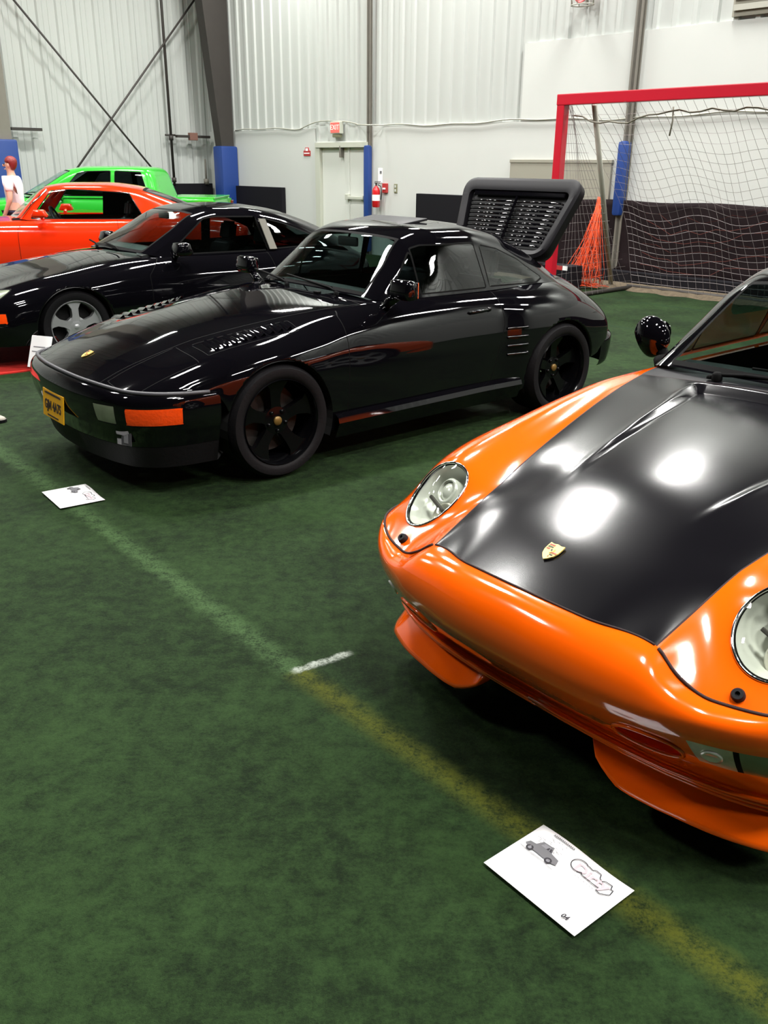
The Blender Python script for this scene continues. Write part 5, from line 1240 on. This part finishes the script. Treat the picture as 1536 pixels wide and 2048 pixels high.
    for sg, s_ in ((1, '#r'), (-1, '#l')):
        cd = lambda x, y, z, u, v, sg=sg: .55 - sg * y
        seams.append(('door' + s_, sd([(.72, .28), (.72, .70), (.86, .845), (1.96, .845), (2.02, .6), (1.92, .28)], (.5, 2.2)), .005, cd))
        seams.append(('front_indicator' + s_, lambda x, y, z, u, v, sg=sg: np.where((x < -.4) & (sg * y > .5), sdpoly(x, z, [(-.80, .40), (-.80, .475), (-.575, .475), (-.575, .40)]), 1.), .006, cd))
        seams.append(('front_lamp' + s_, lambda x, y, z, u, v, sg=sg: np.where((x < -.4) & (sg * y > .4), sdpoly(x, z, [(-.86, .56), (-.70, .635), (-.48, .655), (-.62, .575)]), 1.), .006, lambda x, y, z, u, v, sg=sg: .45 - sg * y))
    coupe_shell(car, st, gh, 'black', 'side', wins, (0, 2.5), .345, seams, cabx=(.82, 3.0), cabz=.80)
    cabin_tub(car, [(.55, .82), (.66, .3), (1.0, .2), (2.1, .22), (2.3, .5), (2.9, .74)], .66)
    bm = bmesh.new(); prism(bm, [(.72, .86), (.95, .90), (1.10, .88), (1.12, .72), (.75, .5)], -.62, .62, lambda x, z, y: Vector((x, y, z))); obj('dashboard', bm, 'dash', car)
    for y in (-.36, .36): seat(car, 1.72, y, z0=.28, h=.60)
    steering(car, (1.24, -.36, .82))
    bm = bmesh.new(); box(bm, (1.25, 0, 1.17), (.025, .2, .06), None, .01); obj('inside_mirror', bm, 'cabin', car)
    for sg in (1, -1):
        blob_mirror(car, (1.00, sg * .865, .925), (.12, .18, .115), 'black')
        bm = bmesh.new(); prism(bm, [(2.005, .87), (1.955, 1.15), (2.03, 1.145), (2.085, .87)], 0, .012, lambda x, z, w, sg=sg: Vector((x, sg * (.718 - (z - .87) * .42 + w), z))); obj('pillar_trim', bm, 'steel2', car)
    for y0, y1 in ((-.38, .10), (.12, .5)):
        bm = bmesh.new(); tube(bm, [(.60, y0, .90), (.64, y0 + .15, .915), (.67, y1, .93)], .008, 6); obj('wiper', bm, 'seal', car, smooth=True)
    for x in (0, 2.5):
        for sg in (1, -1): wheel('wheel', car, (x, sg * .80, .315), sg, .312, .21, .222, 'fan', ('silver', 'tyre'), hub='silver', dish=.05)
    wells(car, (0, 2.5), .345, .31)
    return car
def red_coupe():
    car = thing('muscle_car', (-5.85, 13.25, 0), .15, 'bright red orange hardtop coupe with chrome window trim behind the low black coupe', 'car')
    st = [
     [(-.92, 0, .28), (-.92, .3, .28), (-.91, .5, .28), (-.90, .65, .28), (-.88, .74, .28), (-.84, .81, .28), (-.76, .86, .28), (-.62, .88, .28), (-.5, .88, .27), (-.40, .88, .26)],
     [(-1.02, 0, .55), (-1.02, .3, .55), (-1.01, .5, .55), (-1.0, .65, .55), (-.98, .74, .55), (-.94, .82, .54), (-.86, .88, .52), (-.68, .91, .46), (-.52, .91, .38), (-.40, .90, .28)],
     [(-.96, 0, .78), (-.96, .3, .78), (-.95, .5, .78), (-.94, .65, .78), (-.92, .74, .775), (-.88, .83, .76), (-.80, .89, .68), (-.64, .92, .56), (-.50, .92, .42), (-.40, .90, .3)],
     sec(-.5, (0, .87), (.3, .865), (.5, .855), (.62, .855), (.72, .86), (.84, .84), (.90, .74), (.925, .58), (.92, .42), (.90, .30)),
     sec(.1, (0, .915), (.3, .91), (.5, .895), (.62, .89), (.74, .895), (.86, .865), (.915, .75), (.935, .58), (.925, .42), (.89, .26)),
     sec(.75, (0, .935), (.3, .93), (.62, .915), (.70, .91), (.77, .905), (.86, .865), (.915, .75), (.935, .58), (.92, .40), (.87, .22)),
     sec(1.5, (0, .93), (.3, .93), (.66, .925), (.73, .92), (.79, .905), (.86, .86), (.915, .75), (.935, .58), (.92, .40), (.87, .22)),
     sec(2.3, (0, .93), (.3, .93), (.66, .93), (.73, .93), (.80, .92), (.88, .88), (.935, .77), (.95, .58), (.935, .40), (.88, .24)),
     sec(2.85, (0, .97), (.3, .97), (.66, .96), (.73, .955), (.80, .945), (.89, .90), (.94, .79), (.955, .6), (.945, .42), (.91, .28)),
     sec(3.5, (0, .94), (.3, .94), (.6, .93), (.68, .925), (.76, .915), (.84, .88), (.90, .78), (.92, .6), (.91, .45), (.88, .32)),
     [(3.85, 0, .86), (3.85, .3, .86), (3.83, .6, .85), (3.82, .68, .84), (3.8, .75, .82), (3.76, .81, .78), (3.7, .86, .7), (3.6, .88, .58), (3.5, .88, .46), (3.4, .87, .34)],
     [(3.85, 0, .40), (3.85, .3, .40), (3.83, .6, .40), (3.81, .68, .40), (3.78, .74, .40), (3.73, .79, .39), (3.65, .83, .38), (3.55, .85, .36), (3.45, .86, .34), (3.35, .86, .32)]]
    gh = [
     [(.50, 0, .955), (.53, .38, .95), (.68, .66, .935), (.74, .715, .925), (.80, .74, .92), (.86, .76, .915)],
     [(.76, 0, 1.17), (.78, .35, 1.165), (.86, .58, 1.145), (.91, .645, 1.125), (.95, .70, 1.03), (.98, .775, .915)],
     [(1.02, 0, 1.345), (1.03, .32, 1.34), (1.07, .52, 1.325), (1.11, .595, 1.30), (1.14, .68, 1.12), (1.16, .785, .915)],
     [(1.35, 0, 1.39), (1.35, .32, 1.385), (1.37, .52, 1.365), (1.39, .605, 1.325), (1.40, .69, 1.13), (1.40, .79, .915)],
     [(1.8, 0, 1.395), (1.8, .32, 1.39), (1.8, .52, 1.365), (1.8, .61, 1.32), (1.8, .695, 1.13), (1.8, .795, .92)],
     [(2.2, 0, 1.36), (2.2, .32, 1.352), (2.2, .52, 1.325), (2.2, .61, 1.275), (2.22, .70, 1.11), (2.25, .80, .925)],
     [(2.62, 0, 1.24), (2.62, .32, 1.23), (2.62, .52, 1.205), (2.62, .62, 1.16), (2.62, .72, 1.05), (2.62, .82, .93)],
     [(3.0, 0, 1.08), (3.0, .32, 1.075), (3.0, .54, 1.06), (3.0, .64, 1.03), (3.0, .73, .98), (3.0, .81, .93)],
     [(3.25, 0, .945), (3.25, .34, .94), (3.25, .56, .935), (3.24, .66, .925), (3.23, .73, .91), (3.22, .79, .90)]]
    wins = [('side_window', [(.90, .945), (1.17, 1.285), (1.40, 1.302), (2.19, 1.255), (2.38, .945)])]
    dp = [(.74, .28), (.74, .80), (.84, .91), (2.02, .91), (2.06, .7), (1.98, .28)]
    seams = [('door' + s_, lambda x, y, z, u, v: np.where((np.abs(y) > .6) & (x > .5) & (x < 2.3), sdpoly(x, z, dp, .01), 1.), .006, lambda x, y, z, u, v, sg=sg: .6 - sg * y) for sg, s_ in ((1, '#r'), (-1, '#l'))]
    coupe_shell(car, st, gh, 'red', 'clear', wins, (0, 2.85), .37, seams, pillar='chrome', glass_front='clear', cabx=(.62, 3.05), cabz=.84, caby=.70, zc=.33)
    cabin_tub(car, [(.5, .84), (.62, .35), (1.0, .25), (2.3, .27), (2.5, .6), (3.0, .88)], .72)
    bm = bmesh.new(); prism(bm, [(.62, .93), (.85, .96), (1.0, .93), (1.02, .75), (.7, .55)], -.70, .70, lambda x, z, y: Vector((x, y, z))); obj('dashboard', bm, 'dash', car)
    for y in (-.38, .38): seat(car, 1.72, y, z0=.36, h=.60)
    for y in (-.36, .36): seat(car, 2.42, y, z0=.40, h=.52)
    steering(car, (1.16, -.38, .90), r=.19)
    for sg in (1, -1):
        bm = bmesh.new(); prism(bm, [(1.62, .90), (1.68, 1.29), (2.25, 1.24), (2.6, .92)] if sg > 0 else [(2.2, 1.24), (2.30, 1.20), (2.6, .92), (2.42, .92)], 0, .02, lambda x, z, w, sg=sg: Vector((x, sg * (.745 - (z - .92) * .45 - w), z))); obj('quarter_trim', bm, 'cabin', car)
    bm = bmesh.new(); box(bm, (1.0, 0, 1.25), (.03, .24, .06), None, .01); tube(bm, [(.98, 0, 1.27), (.97, 0, 1.34)], .008, 6); obj('inside_mirror', bm, 'cabin', car)
    for sg in (1, -1): blob_mirror(car, (1.05, sg * .965, 1.01), (.15, .16, .10), 'red')
    bm = bmesh.new()
    for sg in (1, -1): tube(bm, [(.745, sg * .735, .93), (.91, sg * .655, 1.13), (1.11, sg * .605, 1.305)], .012, 6)
    obj('pillar_moulding', bm, 'chrome', car, smooth=True)
    for x in (0, 2.85):
        for sg in (1, -1): wheel('wheel', car, (x, sg * .86, .335), sg, .335, .23, .20, 'five', ('silver', 'tyre'), hub='silver')
    wells(car, (0, 2.85), .37, .33, y1=.88)
    return car
def pickup():
    car = thing('pickup_truck', (-6.82, 16.7, 0), -.02, 'bright green low pickup truck in the far row by the ribbed wall', 'truck')
    st = [
     [(-.75, 0, .30), (-.75, .3, .30), (-.74, .5, .30), (-.73, .62, .30), (-.71, .70, .30), (-.67, .76, .30), (-.60, .79, .30), (-.5, .80, .30), (-.42, .80, .28), (-.36, .80, .27)],
     [(-.82, 0, .60), (-.82, .3, .60), (-.81, .5, .60), (-.80, .62, .60), (-.78, .70, .60), (-.74, .77, .59), (-.66, .81, .56), (-.54, .82, .50), (-.44, .82, .42), (-.36, .81, .32)],
     [(-.76, 0, .93), (-.76, .3, .93), (-.75, .5, .93), (-.74, .62, .925), (-.72, .70, .91), (-.68, .77, .88), (-.61, .81, .78), (-.5, .825, .65), (-.42, .825, .5), (-.35, .81, .36)],
     sec(-.2, (0, 1.04), (.3, 1.035), (.5, 1.02), (.62, 1.0), (.70, .975), (.77, .93), (.81, .82), (.825, .66), (.82, .5), (.80, .34)),
     sec(.5, (0, 1.10), (.3, 1.095), (.55, 1.085), (.64, 1.07), (.71, 1.05), (.77, .99), (.81, .86), (.825, .66), (.81, .46), (.78, .28)),
     sec(1.4, (0, 1.12), (.3, 1.12), (.6, 1.115), (.67, 1.105), (.73, 1.08), (.78, 1.0), (.815, .86), (.825, .66), (.81, .46), (.78, .26)),
     sec(2.9, (0, 1.12), (.3, 1.12), (.6, 1.115), (.67, 1.105), (.73, 1.08), (.78, 1.0), (.815, .86), (.825, .66), (.81, .46), (.78, .26))]
    gh = [
     [(.40, 0, 1.13), (.46, .35, 1.125), (.66, .58, 1.11), (.80, .665, 1.10), (.86, .70, 1.095), (.92, .735, 1.09)],
     [(.80, 0, 1.35), (.85, .33, 1.345), (1.01, .54, 1.335), (1.14, .62, 1.32), (1.15, .67, 1.21), (1.16, .74, 1.09)],
     [(1.22, 0, 1.54), (1.26, .31, 1.535), (1.38, .50, 1.525), (1.48, .575, 1.50), (1.45, .65, 1.31), (1.43, .745, 1.09)],
     [(1.65, 0, 1.595), (1.65, .31, 1.59), (1.67, .50, 1.575), (1.70, .58, 1.545), (1.70, .66, 1.33), (1.70, .75, 1.09)],
     [(2.3, 0, 1.60), (2.3, .31, 1.595), (2.3, .50, 1.58), (2.3, .585, 1.545), (2.3, .665, 1.33), (2.3, .75, 1.09)],
     [(2.72, 0, 1.585), (2.72, .31, 1.58), (2.72, .50, 1.565), (2.71, .585, 1.525), (2.71, .665, 1.32), (2.71, .75, 1.09)],
     [(2.81, 0, 1.52), (2.81, .31, 1.515), (2.81, .50, 1.50), (2.79, .59, 1.46), (2.78, .665, 1.30), (2.77, .75, 1.09)],
     [(2.88, 0, 1.32), (2.88, .31, 1.32), (2.88, .50, 1.31), (2.87, .61, 1.29), (2.86, .68, 1.20), (2.85, .75, 1.09)],
     [(2.93, 0, 1.08), (2.93, .31, 1.08), (2.93, .52, 1.08), (2.93, .64, 1.08), (2.93, .70, 1.08), (2.92, .75, 1.08)]]
    wins = [('door_window', [(1.24, 1.135), (1.54, 1.465), (1.70, 1.50), (2.10, 1.51), (2.10, 1.135)]), ('rear_window', [(2.20, 1.135), (2.20, 1.51), (2.62, 1.495), (2.74, 1.16), (2.73, 1.135)])]
    dp = [(1.05, .32), (1.05, .9), (1.12, 1.08), (2.12, 1.08), (2.12, .32)]
    seams = [('door' + s_, lambda x, y, z, u, v: np.where((np.abs(y) > .6) & (x > .9) & (x < 2.3), sdpoly(x, z, dp, .01), 1.), .006, lambda x, y, z, u, v, sg=sg: .6 - sg * y) for sg, s_ in ((1, '#r'), (-1, '#l'))]
    coupe_shell(car, st, gh, 'green', 'dark', wins, (0.05,), .36, seams, pillar='seal', glass_front='clear', cabx=(.6, 2.88), cabz=1.0, caby=.66, zc=.32, wsu=2.25, rear=False)
    cabin_tub(car, [(.5, 1.0), (.65, .4), (1.0, .3), (2.6, .3), (2.85, 1.0)], .68)
    for y in (-.36, .36): seat(car, 1.80, y, z0=.50, h=.60)
    bm = bmesh.new()                                                       # load bed with rails and tonneau
    prism(bm, [(2.97, .42), (2.97, 1.10), (3.90, 1.10), (3.93, .95), (3.90, .42)], -.78, .78, lambda x, z, y: Vector((x, y * (1 - .03 * (z > 1)), z)))
    bmesh.ops.bevel(bm, geom=bm.edges[:], offset=.035, segments=3, affect='EDGES'); bed = obj('load_bed', bm, 'green', car, angle=.8)
    bm = bmesh.new(); box(bm, (3.44, 0, 1.105), (.90, 1.36, .03), None, .01); obj('bed_cover', bm, 'green', bed)
    for sg in (1, -1):
        bm = bmesh.new(); prism(bm, [(3.03 + .37 * (1 - math.cos(a)), .33 + .37 * math.sin(a)) for a in np.linspace(0, PI, 24)], 0, .012, lambda x, z, w, sg=sg: Vector((x, sg * (.776 + w), z))); obj('wheel_well', bm, 'well', bed)
        blob_mirror(car, (1.28, sg * .90, 1.16), (.12, .17, .13), 'green')
        bm = bmesh.new(); box(bm, (3.93, sg * .68, .92), (.03, .14, .22), None, .008); obj('tail_lamp', bm, 'redlens', bed)
    for x, y in ((.05, .78), (3.40, .79)):
        for sg in (1, -1): wheel('wheel', car, (x, sg * y, .325), sg, .325, .21, .22, 'five', ('silver', 'tyre'), hub='silver')
    wells(car, (.05,), .36, .32, y1=.80)
    return car
# ------------------------------------------------------------------ visitor behind the cars
def skin_body(pts, edges, sub=2):
    me = bpy.data.meshes.new('t'); names = list(pts); me.from_pydata([pts[k][0] for k in names], [(names.index(a), names.index(b)) for a, b in edges], [])
    o = bpy.data.objects.new('t', me); COL.objects.link(o); m = o.modifiers.new('s', 'SKIN'); m.use_smooth_shade = True
    for i, k in enumerate(names):
        r = pts[k][1]; r = r if isinstance(r, tuple) else (r, r); me.skin_vertices[0].data[i].radius = r
    me.skin_vertices[0].data[0].use_root = True
    s = o.modifiers.new('u', 'SUBSURF'); s.levels = s.render_levels = sub
    dg = bpy.context.evaluated_depsgraph_get(); dg.update(); r = bpy.data.meshes.new_from_object(o.evaluated_get(dg)); bpy.data.objects.remove(o); bpy.data.meshes.remove(me)
    return r
def person():
    p = thing('person', (-5.93, 14.85, 0), 0, 'person with dark red hair and white shirt standing beyond the red car', 'person')
    pts = {'pelvis': ((0, 0, .93), (.15, .11)), 'waist': ((0, 0, 1.08), (.13, .10)), 'chest': ((0, 0, 1.28), (.16, .11)), 'neck0': ((0, 0, 1.43), (.075, .07)), 'neck': ((-.01, 0, 1.50), .052), 'skull': ((-.02, 0, 1.60), (.072, .082)), 'crown': ((-.01, 0, 1.67), (.066, .075))}
    ed = [('pelvis', 'waist'), ('waist', 'chest'), ('chest', 'neck0'), ('neck0', 'neck'), ('neck', 'skull'), ('skull', 'crown')]
    for s, n in ((1, 'l'), (-1, 'r')):
        pts.update({'sh' + n: ((0, s * .17, 1.38), .062), 'el' + n: ((.02, s * .24, 1.10), .044), 'wr' + n: ((-.10, s * .22, .88), .030), 'pm' + n: ((-.13, s * .215, .82), (.036, .020)),
                    'hp' + n: ((0, s * .09, .88), .10), 'kn' + n: ((-.01, s * .10, .48), .062), 'an' + n: ((.02, s * .10, .08), .042), 'to' + n: ((-.15, s * .12, .04), (.045, .032))})
        ed += [('chest', 'sh' + n), ('sh' + n, 'el' + n), ('el' + n, 'wr' + n), ('wr' + n, 'pm' + n), ('pelvis', 'hp' + n), ('hp' + n, 'kn' + n), ('kn' + n, 'an' + n), ('an' + n, 'to' + n)]
        for i, (dy, dz, l) in enumerate(((-.024, -.01, .06), (-.008, -.012, .07), (.008, -.012, .068), (.024, -.008, .055))):
            pts['f%d%s' % (i, n)] = ((-.15, s * .215 + dy, .77), .009); pts['g%d%s' % (i, n)] = ((-.145, s * .215 + dy, .80 - l), .008); ed += [('pm' + n, 'f%d%s' % (i, n)), ('f%d%s' % (i, n), 'g%d%s' % (i, n))]
        pts['th' + n] = ((-.17, s * .19, .81), .010); pts['ti' + n] = ((-.19, s * .185, .77), .009); ed += [('pm' + n, 'th' + n), ('th' + n, 'ti' + n)]
    me = skin_body(pts, ed); o = link('body', me, 'skin', p)
    bm = bmesh.new()                                                       # face details: nose, ears, eyes, mouth (looks to the left, -x)
    for c, s in (((-.105, 0, 1.60), (.022, .014, .022)), ((-.005, .08, 1.60), (.018, .010, .030)), ((-.005, -.08, 1.60), (.018, .010, .030)), ((-.085, 0, 1.545), (.022, .024, .008))):
        r = bmesh.ops.create_uvsphere(bm, u_segments=12, v_segments=8, radius=1)
        for v in r['verts']: v.co = Vector(c) + Vector((v.co.x * s[0], v.co.y * s[1], v.co.z * s[2]))
    obj('face', bm, 'skin', p, smooth=True)
    for y in (.032, -.032):
        bm = bmesh.new(); r = bmesh.ops.create_uvsphere(bm, u_segments=10, v_segments=8, radius=.011)
        for v in r['verts']: v.co += Vector((-.090, y, 1.618))
        obj('eye', bm, 'cblk', p, smooth=True)
    bm = bmesh.new(); bmesh.ops.create_uvsphere(bm, u_segments=24, v_segments=16, radius=1)
    for v in bm.verts:
        x, y, z = v.co; v.co = Vector((.008 + x * .100 * (1 if x > 0 else .86), y * .094, 1.655 + z * (.085 if z > 0 else (.14 if x > .1 else .02))))
    obj('hair', bm, 'hair', p, smooth=True)
    sh = {'w': ((0, 0, .90), (.165, .125)), 'v': ((0, 0, 1.08), (.15, .118)), 'c': ((0, 0, 1.28), (.178, .128)), 'n': ((0, 0, 1.425), (.09, .085))}; e2 = [('w', 'v'), ('v', 'c'), ('c', 'n')]
    for s, n in ((1, 'l'), (-1, 'r')): sh.update({'s' + n: ((0, s * .175, 1.385), .078), 'e' + n: ((.015, s * .225, 1.20), .066)}); e2 += [('c', 's' + n), ('s' + n, 'e' + n)]
    link('shirt', skin_body(sh, e2), 'shirt', p)
    tr = {'p': ((0, 0, .93), (.165, .125))}; e3 = []
    for s, n in ((1, 'l'), (-1, 'r')): tr.update({'h' + n: ((0, s * .09, .86), .112), 'k' + n: ((-.01, s * .10, .48), .080), 'a' + n: ((.02, s * .10, .10), .066)}); e3 += [('p', 'h' + n), ('h' + n, 'k' + n), ('k' + n, 'a' + n)]
    link('trousers', skin_body(tr, e3), 'jeans', p)
    return p
# ------------------------------------------------------------------ things on the turf
def show_card(bl, br, tl, label, full):
    bl, br, tl = Vector((*bl, .004)), Vector((*br, .004)), Vector((*tl, .004)); ux = (br - bl); w = ux.length; ux.normalize(); uy = Vector((-ux.y, ux.x, 0)); h = (tl - bl).length
    t = thing('show_card', (bl + ux * w / 2 + uy * h / 2 - Vector((0, 0, .004)))[:], math.atan2(ux.y, ux.x), label, 'card', 'show cards on the turf')
    bm = bmesh.new(); fs = []; nn = 12; V = [[bm.verts.new(((i / nn - .5) * w, (j / nn - .5) * h, .012 + .004 * math.sin(i * .5) * (j / nn) - .003 * (j / nn))) for i in range(nn + 1)] for j in range(nn + 1)]
    for j in range(nn):
        for i in range(nn): bm.faces.new((V[j][i], V[j][i + 1], V[j + 1][i + 1], V[j + 1][i]))
    r = bmesh.ops.extrude_face_region(bm, geom=bm.faces[:]); [setattr(v, 'co', v.co - Vector((0, 0, .0015))) for v in r['geom'] if isinstance(v, bmesh.types.BMVert)]
    obj('sheet', bm, 'paper', t, smooth=True)
    def P(u, v, z=.0): return Vector(((u - .5) * w, (v - .5) * h, .0135 + z + .004 * math.sin(u * 6) * v - .003 * v + .0022))
    def stroke(bm, pts, r, mi=0):
        for (a, b), (c, d) in zip(pts, pts[1:]):
            p, q = P(a, b), P(c, d); n = Vector((-(q - p).y, (q - p).x, 0)).normalized() * r
            f = bm.faces.new([bm.verts.new(x) for x in (p - n, q - n, q + n, p + n)]); f.material_index = mi
    def poly(bm, pts, mi=0): bm.faces.new([bm.verts.new(P(*p)) for p in pts]).material_index = mi
    bm = bmesh.new()                                                       # little printed sketch of a parked pickup under a title
    poly(bm, [(.06, .60), (.08, .66), (.14, .67), (.17, .76), (.28, .77), (.31, .68), (.40, .66), (.42, .58), (.36, .555), (.12, .57)], 1)
    poly(bm, [(.18, .69), (.195, .745), (.26, .75), (.275, .69)], 2); poly(bm, [(.24, .69), (.25, .73), (.285, .73), (.30, .685)], 0)
    for cx in (.13, .34): poly(bm, [(cx + .035 * math.cos(a), .57 + .045 * math.sin(a)) for a in np.linspace(0, 2 * PI, 16)[:-1]], 0)
    for cx in (.13, .34): poly(bm, [(cx + .018 * math.cos(a), .57 + .022 * math.sin(a)) for a in np.linspace(0, 2 * PI, 12)[:-1]], 2)
    rg = random.Random(7)
    for k in range(26 if full else 10):
        u, v = .08 + .30 * rg.random(), .70 + .20 * rg.random(); stroke(bm, [(u, v), (u + .03 * rg.random(), v + .03 * (rg.random() - .5)), (u + .03 * rg.random() + .01, v - .02 * rg.random())], .0005, 1)
    stroke(bm, [(.05, .53), (.18, .515), (.30, .52), (.43, .50)], .0008, 1)
    for k in range(13): stroke(bm, [(.17 + .018 * k, .925), (.176 + .018 * k, .955), (.183 + .018 * k, .928)], .0007, 0)
    for f in bm.faces:
        if f.normal.z < 0: f.normal_flip()
    obj('printed_sketch', bm, ['inkl', 'grey1', 'grey2'], t)
    bm = bmesh.new()
    lo = [(.545 + .075 * math.cos(a), .80 + .095 * math.sin(a)) for a in np.linspace(.9, 5.6, 18)] + [(.615, .715), (.80, .705), (.80, .665), (.845, .655), (.91, .72), (.90, .80), (.875, .80), (.86, .855), (.79, .85), (.77, .82), (.74, .84), (.72, .895), (.665, .90), (.645, .87), (.60, .88)]
    stroke(bm, lo + lo[:1], .0013, 0)
    mx = Matrix.Translation(P(.69, .775, .0002)) @ Matrix.Diagonal((1.2, 1, 1, 1)); text_bm(bm, 'Dirty', .040, mx, 0, 1, bold=.001)
    for k in range(9): stroke(bm, [(.58 + .03 * k, .645), (.588 + .03 * k, .66), (.598 + .03 * k, .643)], .0006, 2)
    obj('printed_logo', bm, ['inkl', 'pink', 'grey2'], t)
    if full:
        bm = bmesh.new(); text_bm(bm, '04', .019, Matrix.Translation(P(.835, .10, .0016)) @ Matrix.Rotation(.1, 4, 'Z'), 0, 0, shear=.2, bold=.0007); obj('handwritten_number', bm, 'inkl', t)
        bm = bmesh.new()
        for u, v, n in ((.30, .38, 3), (.55, .52, 6), (.60, .47, 3)):
            for k in range(n): stroke(bm, [(u + .014 * k, v), (u + .006 + .014 * k, v + .014), (u + .012 + .014 * k, v + .002)], .0004)
        obj('pencil_notes', bm, 'grey2', t)
def small_things():
    show_card((.2627, 1.7569), (.4484, 1.5289), (.4426, 1.8957), 'white show card numbered 04 lying on the turf before the orange car', True)
    show_card((-1.8368, 4.4234), (-1.6553, 4.1858), (-1.648, 4.5636), 'white show card lying on the turf before the yellow plated black car', False)
    bm = bmesh.new(); a = .665; n = 30; ax = Vector((math.cos(a), math.sin(a), 0)); ay = Vector((math.sin(a), -math.cos(a), 0)); o = Vector((-3.17, 8.31, 0))
    c = [o + ax * x + ay * y for x, y in ((-1.7, -1.1), (3.6, -1.1), (3.6, .82), (-1.7, .82))]
    prism(bm, [(p.x, p.y) for p in c], .001, .012); tag(obj('carpet', bm, 'mat'), 'red carpet laid under the low black coupe with silver wheels', 'carpet')
    # standing card in front of the silver wheel
    t = thing('info_placard', (-2.875, 7.33, .012), -.35, 'small white placard standing on the red carpet behind the slant nose', 'card')
    bm = bmesh.new(); box(bm, (0, 0, 0), (.21, .006, .27), Matrix.Translation((-.02, 0, .165)) @ Matrix.Rotation(-.40, 4, 'X'), .002); obj('board', bm, 'paper', t)
    bm = bmesh.new(); box(bm, (0, .03, .085), (.03, .004, .17)); box(bm, (0, .03, .003), (.16, .10, .006)); obj('stand', bm, 'grey1', t)
    for z, w in ((.04, .12), (.0, .14)): bm = bmesh.new(); box(bm, (-.01, -.0045, z), (w, .001, .008), Matrix.Translation((-.02, 0, .165)) @ Matrix.Rotation(-.40, 4, 'X')); obj('printed_line', bm, 'grey2', t)
    # shoe of a visitor at the left edge
    t = thing('shoe', (-2.74, 5.83, 0), -.12, 'grey suede shoe on the turf at the left edge of the photo', 'shoe')
    bm = bmesh.new(); L = []
    for x, hw, h in ((-.14, .030, .06), (-.12, .038, .085), (-.05, .037, .088), (.0, .038, .075), (.06, .046, .055), (.10, .045, .045), (.13, .034, .036), (.148, .015, .026)):
        L.append([bm.verts.new((x, hw * math.cos(q), .018 + (h - .018) * max(0, math.sin(q)) ** .8)) for q in np.linspace(0, PI, 12)])
    for A, B in zip(L, L[1:]):
        for i in range(11): bm.faces.new((A[i], A[i + 1], B[i + 1], B[i]))
    bm.faces.new(L[-1]); bm.faces.new(L[0]); obj('upper', bm, 'shoe', t, smooth=True)
    bm = bmesh.new(); pts = [(-.145, .03), (-.12, .040), (-.03, .038), (.06, .049), (.11, .047), (.14, .034), (.153, .012)]; prism(bm, pts + [(x, -y) for x, y in pts[::-1]], .0, .02); obj('sole', bm, 'rubber', t)
    bm = bmesh.new(); [tube(bm, [(x, -.022, z), (x + .006, 0, z + .012), (x, .022, z)], .003, 5) for x, z in ((-.02, .078), (.01, .070), (.035, .062))]; obj('laces', bm, 'paper', t, smooth=True)
build_setting()
orange_car()
black_car()
black_coupe()
red_coupe()
pickup()
person()
small_things()
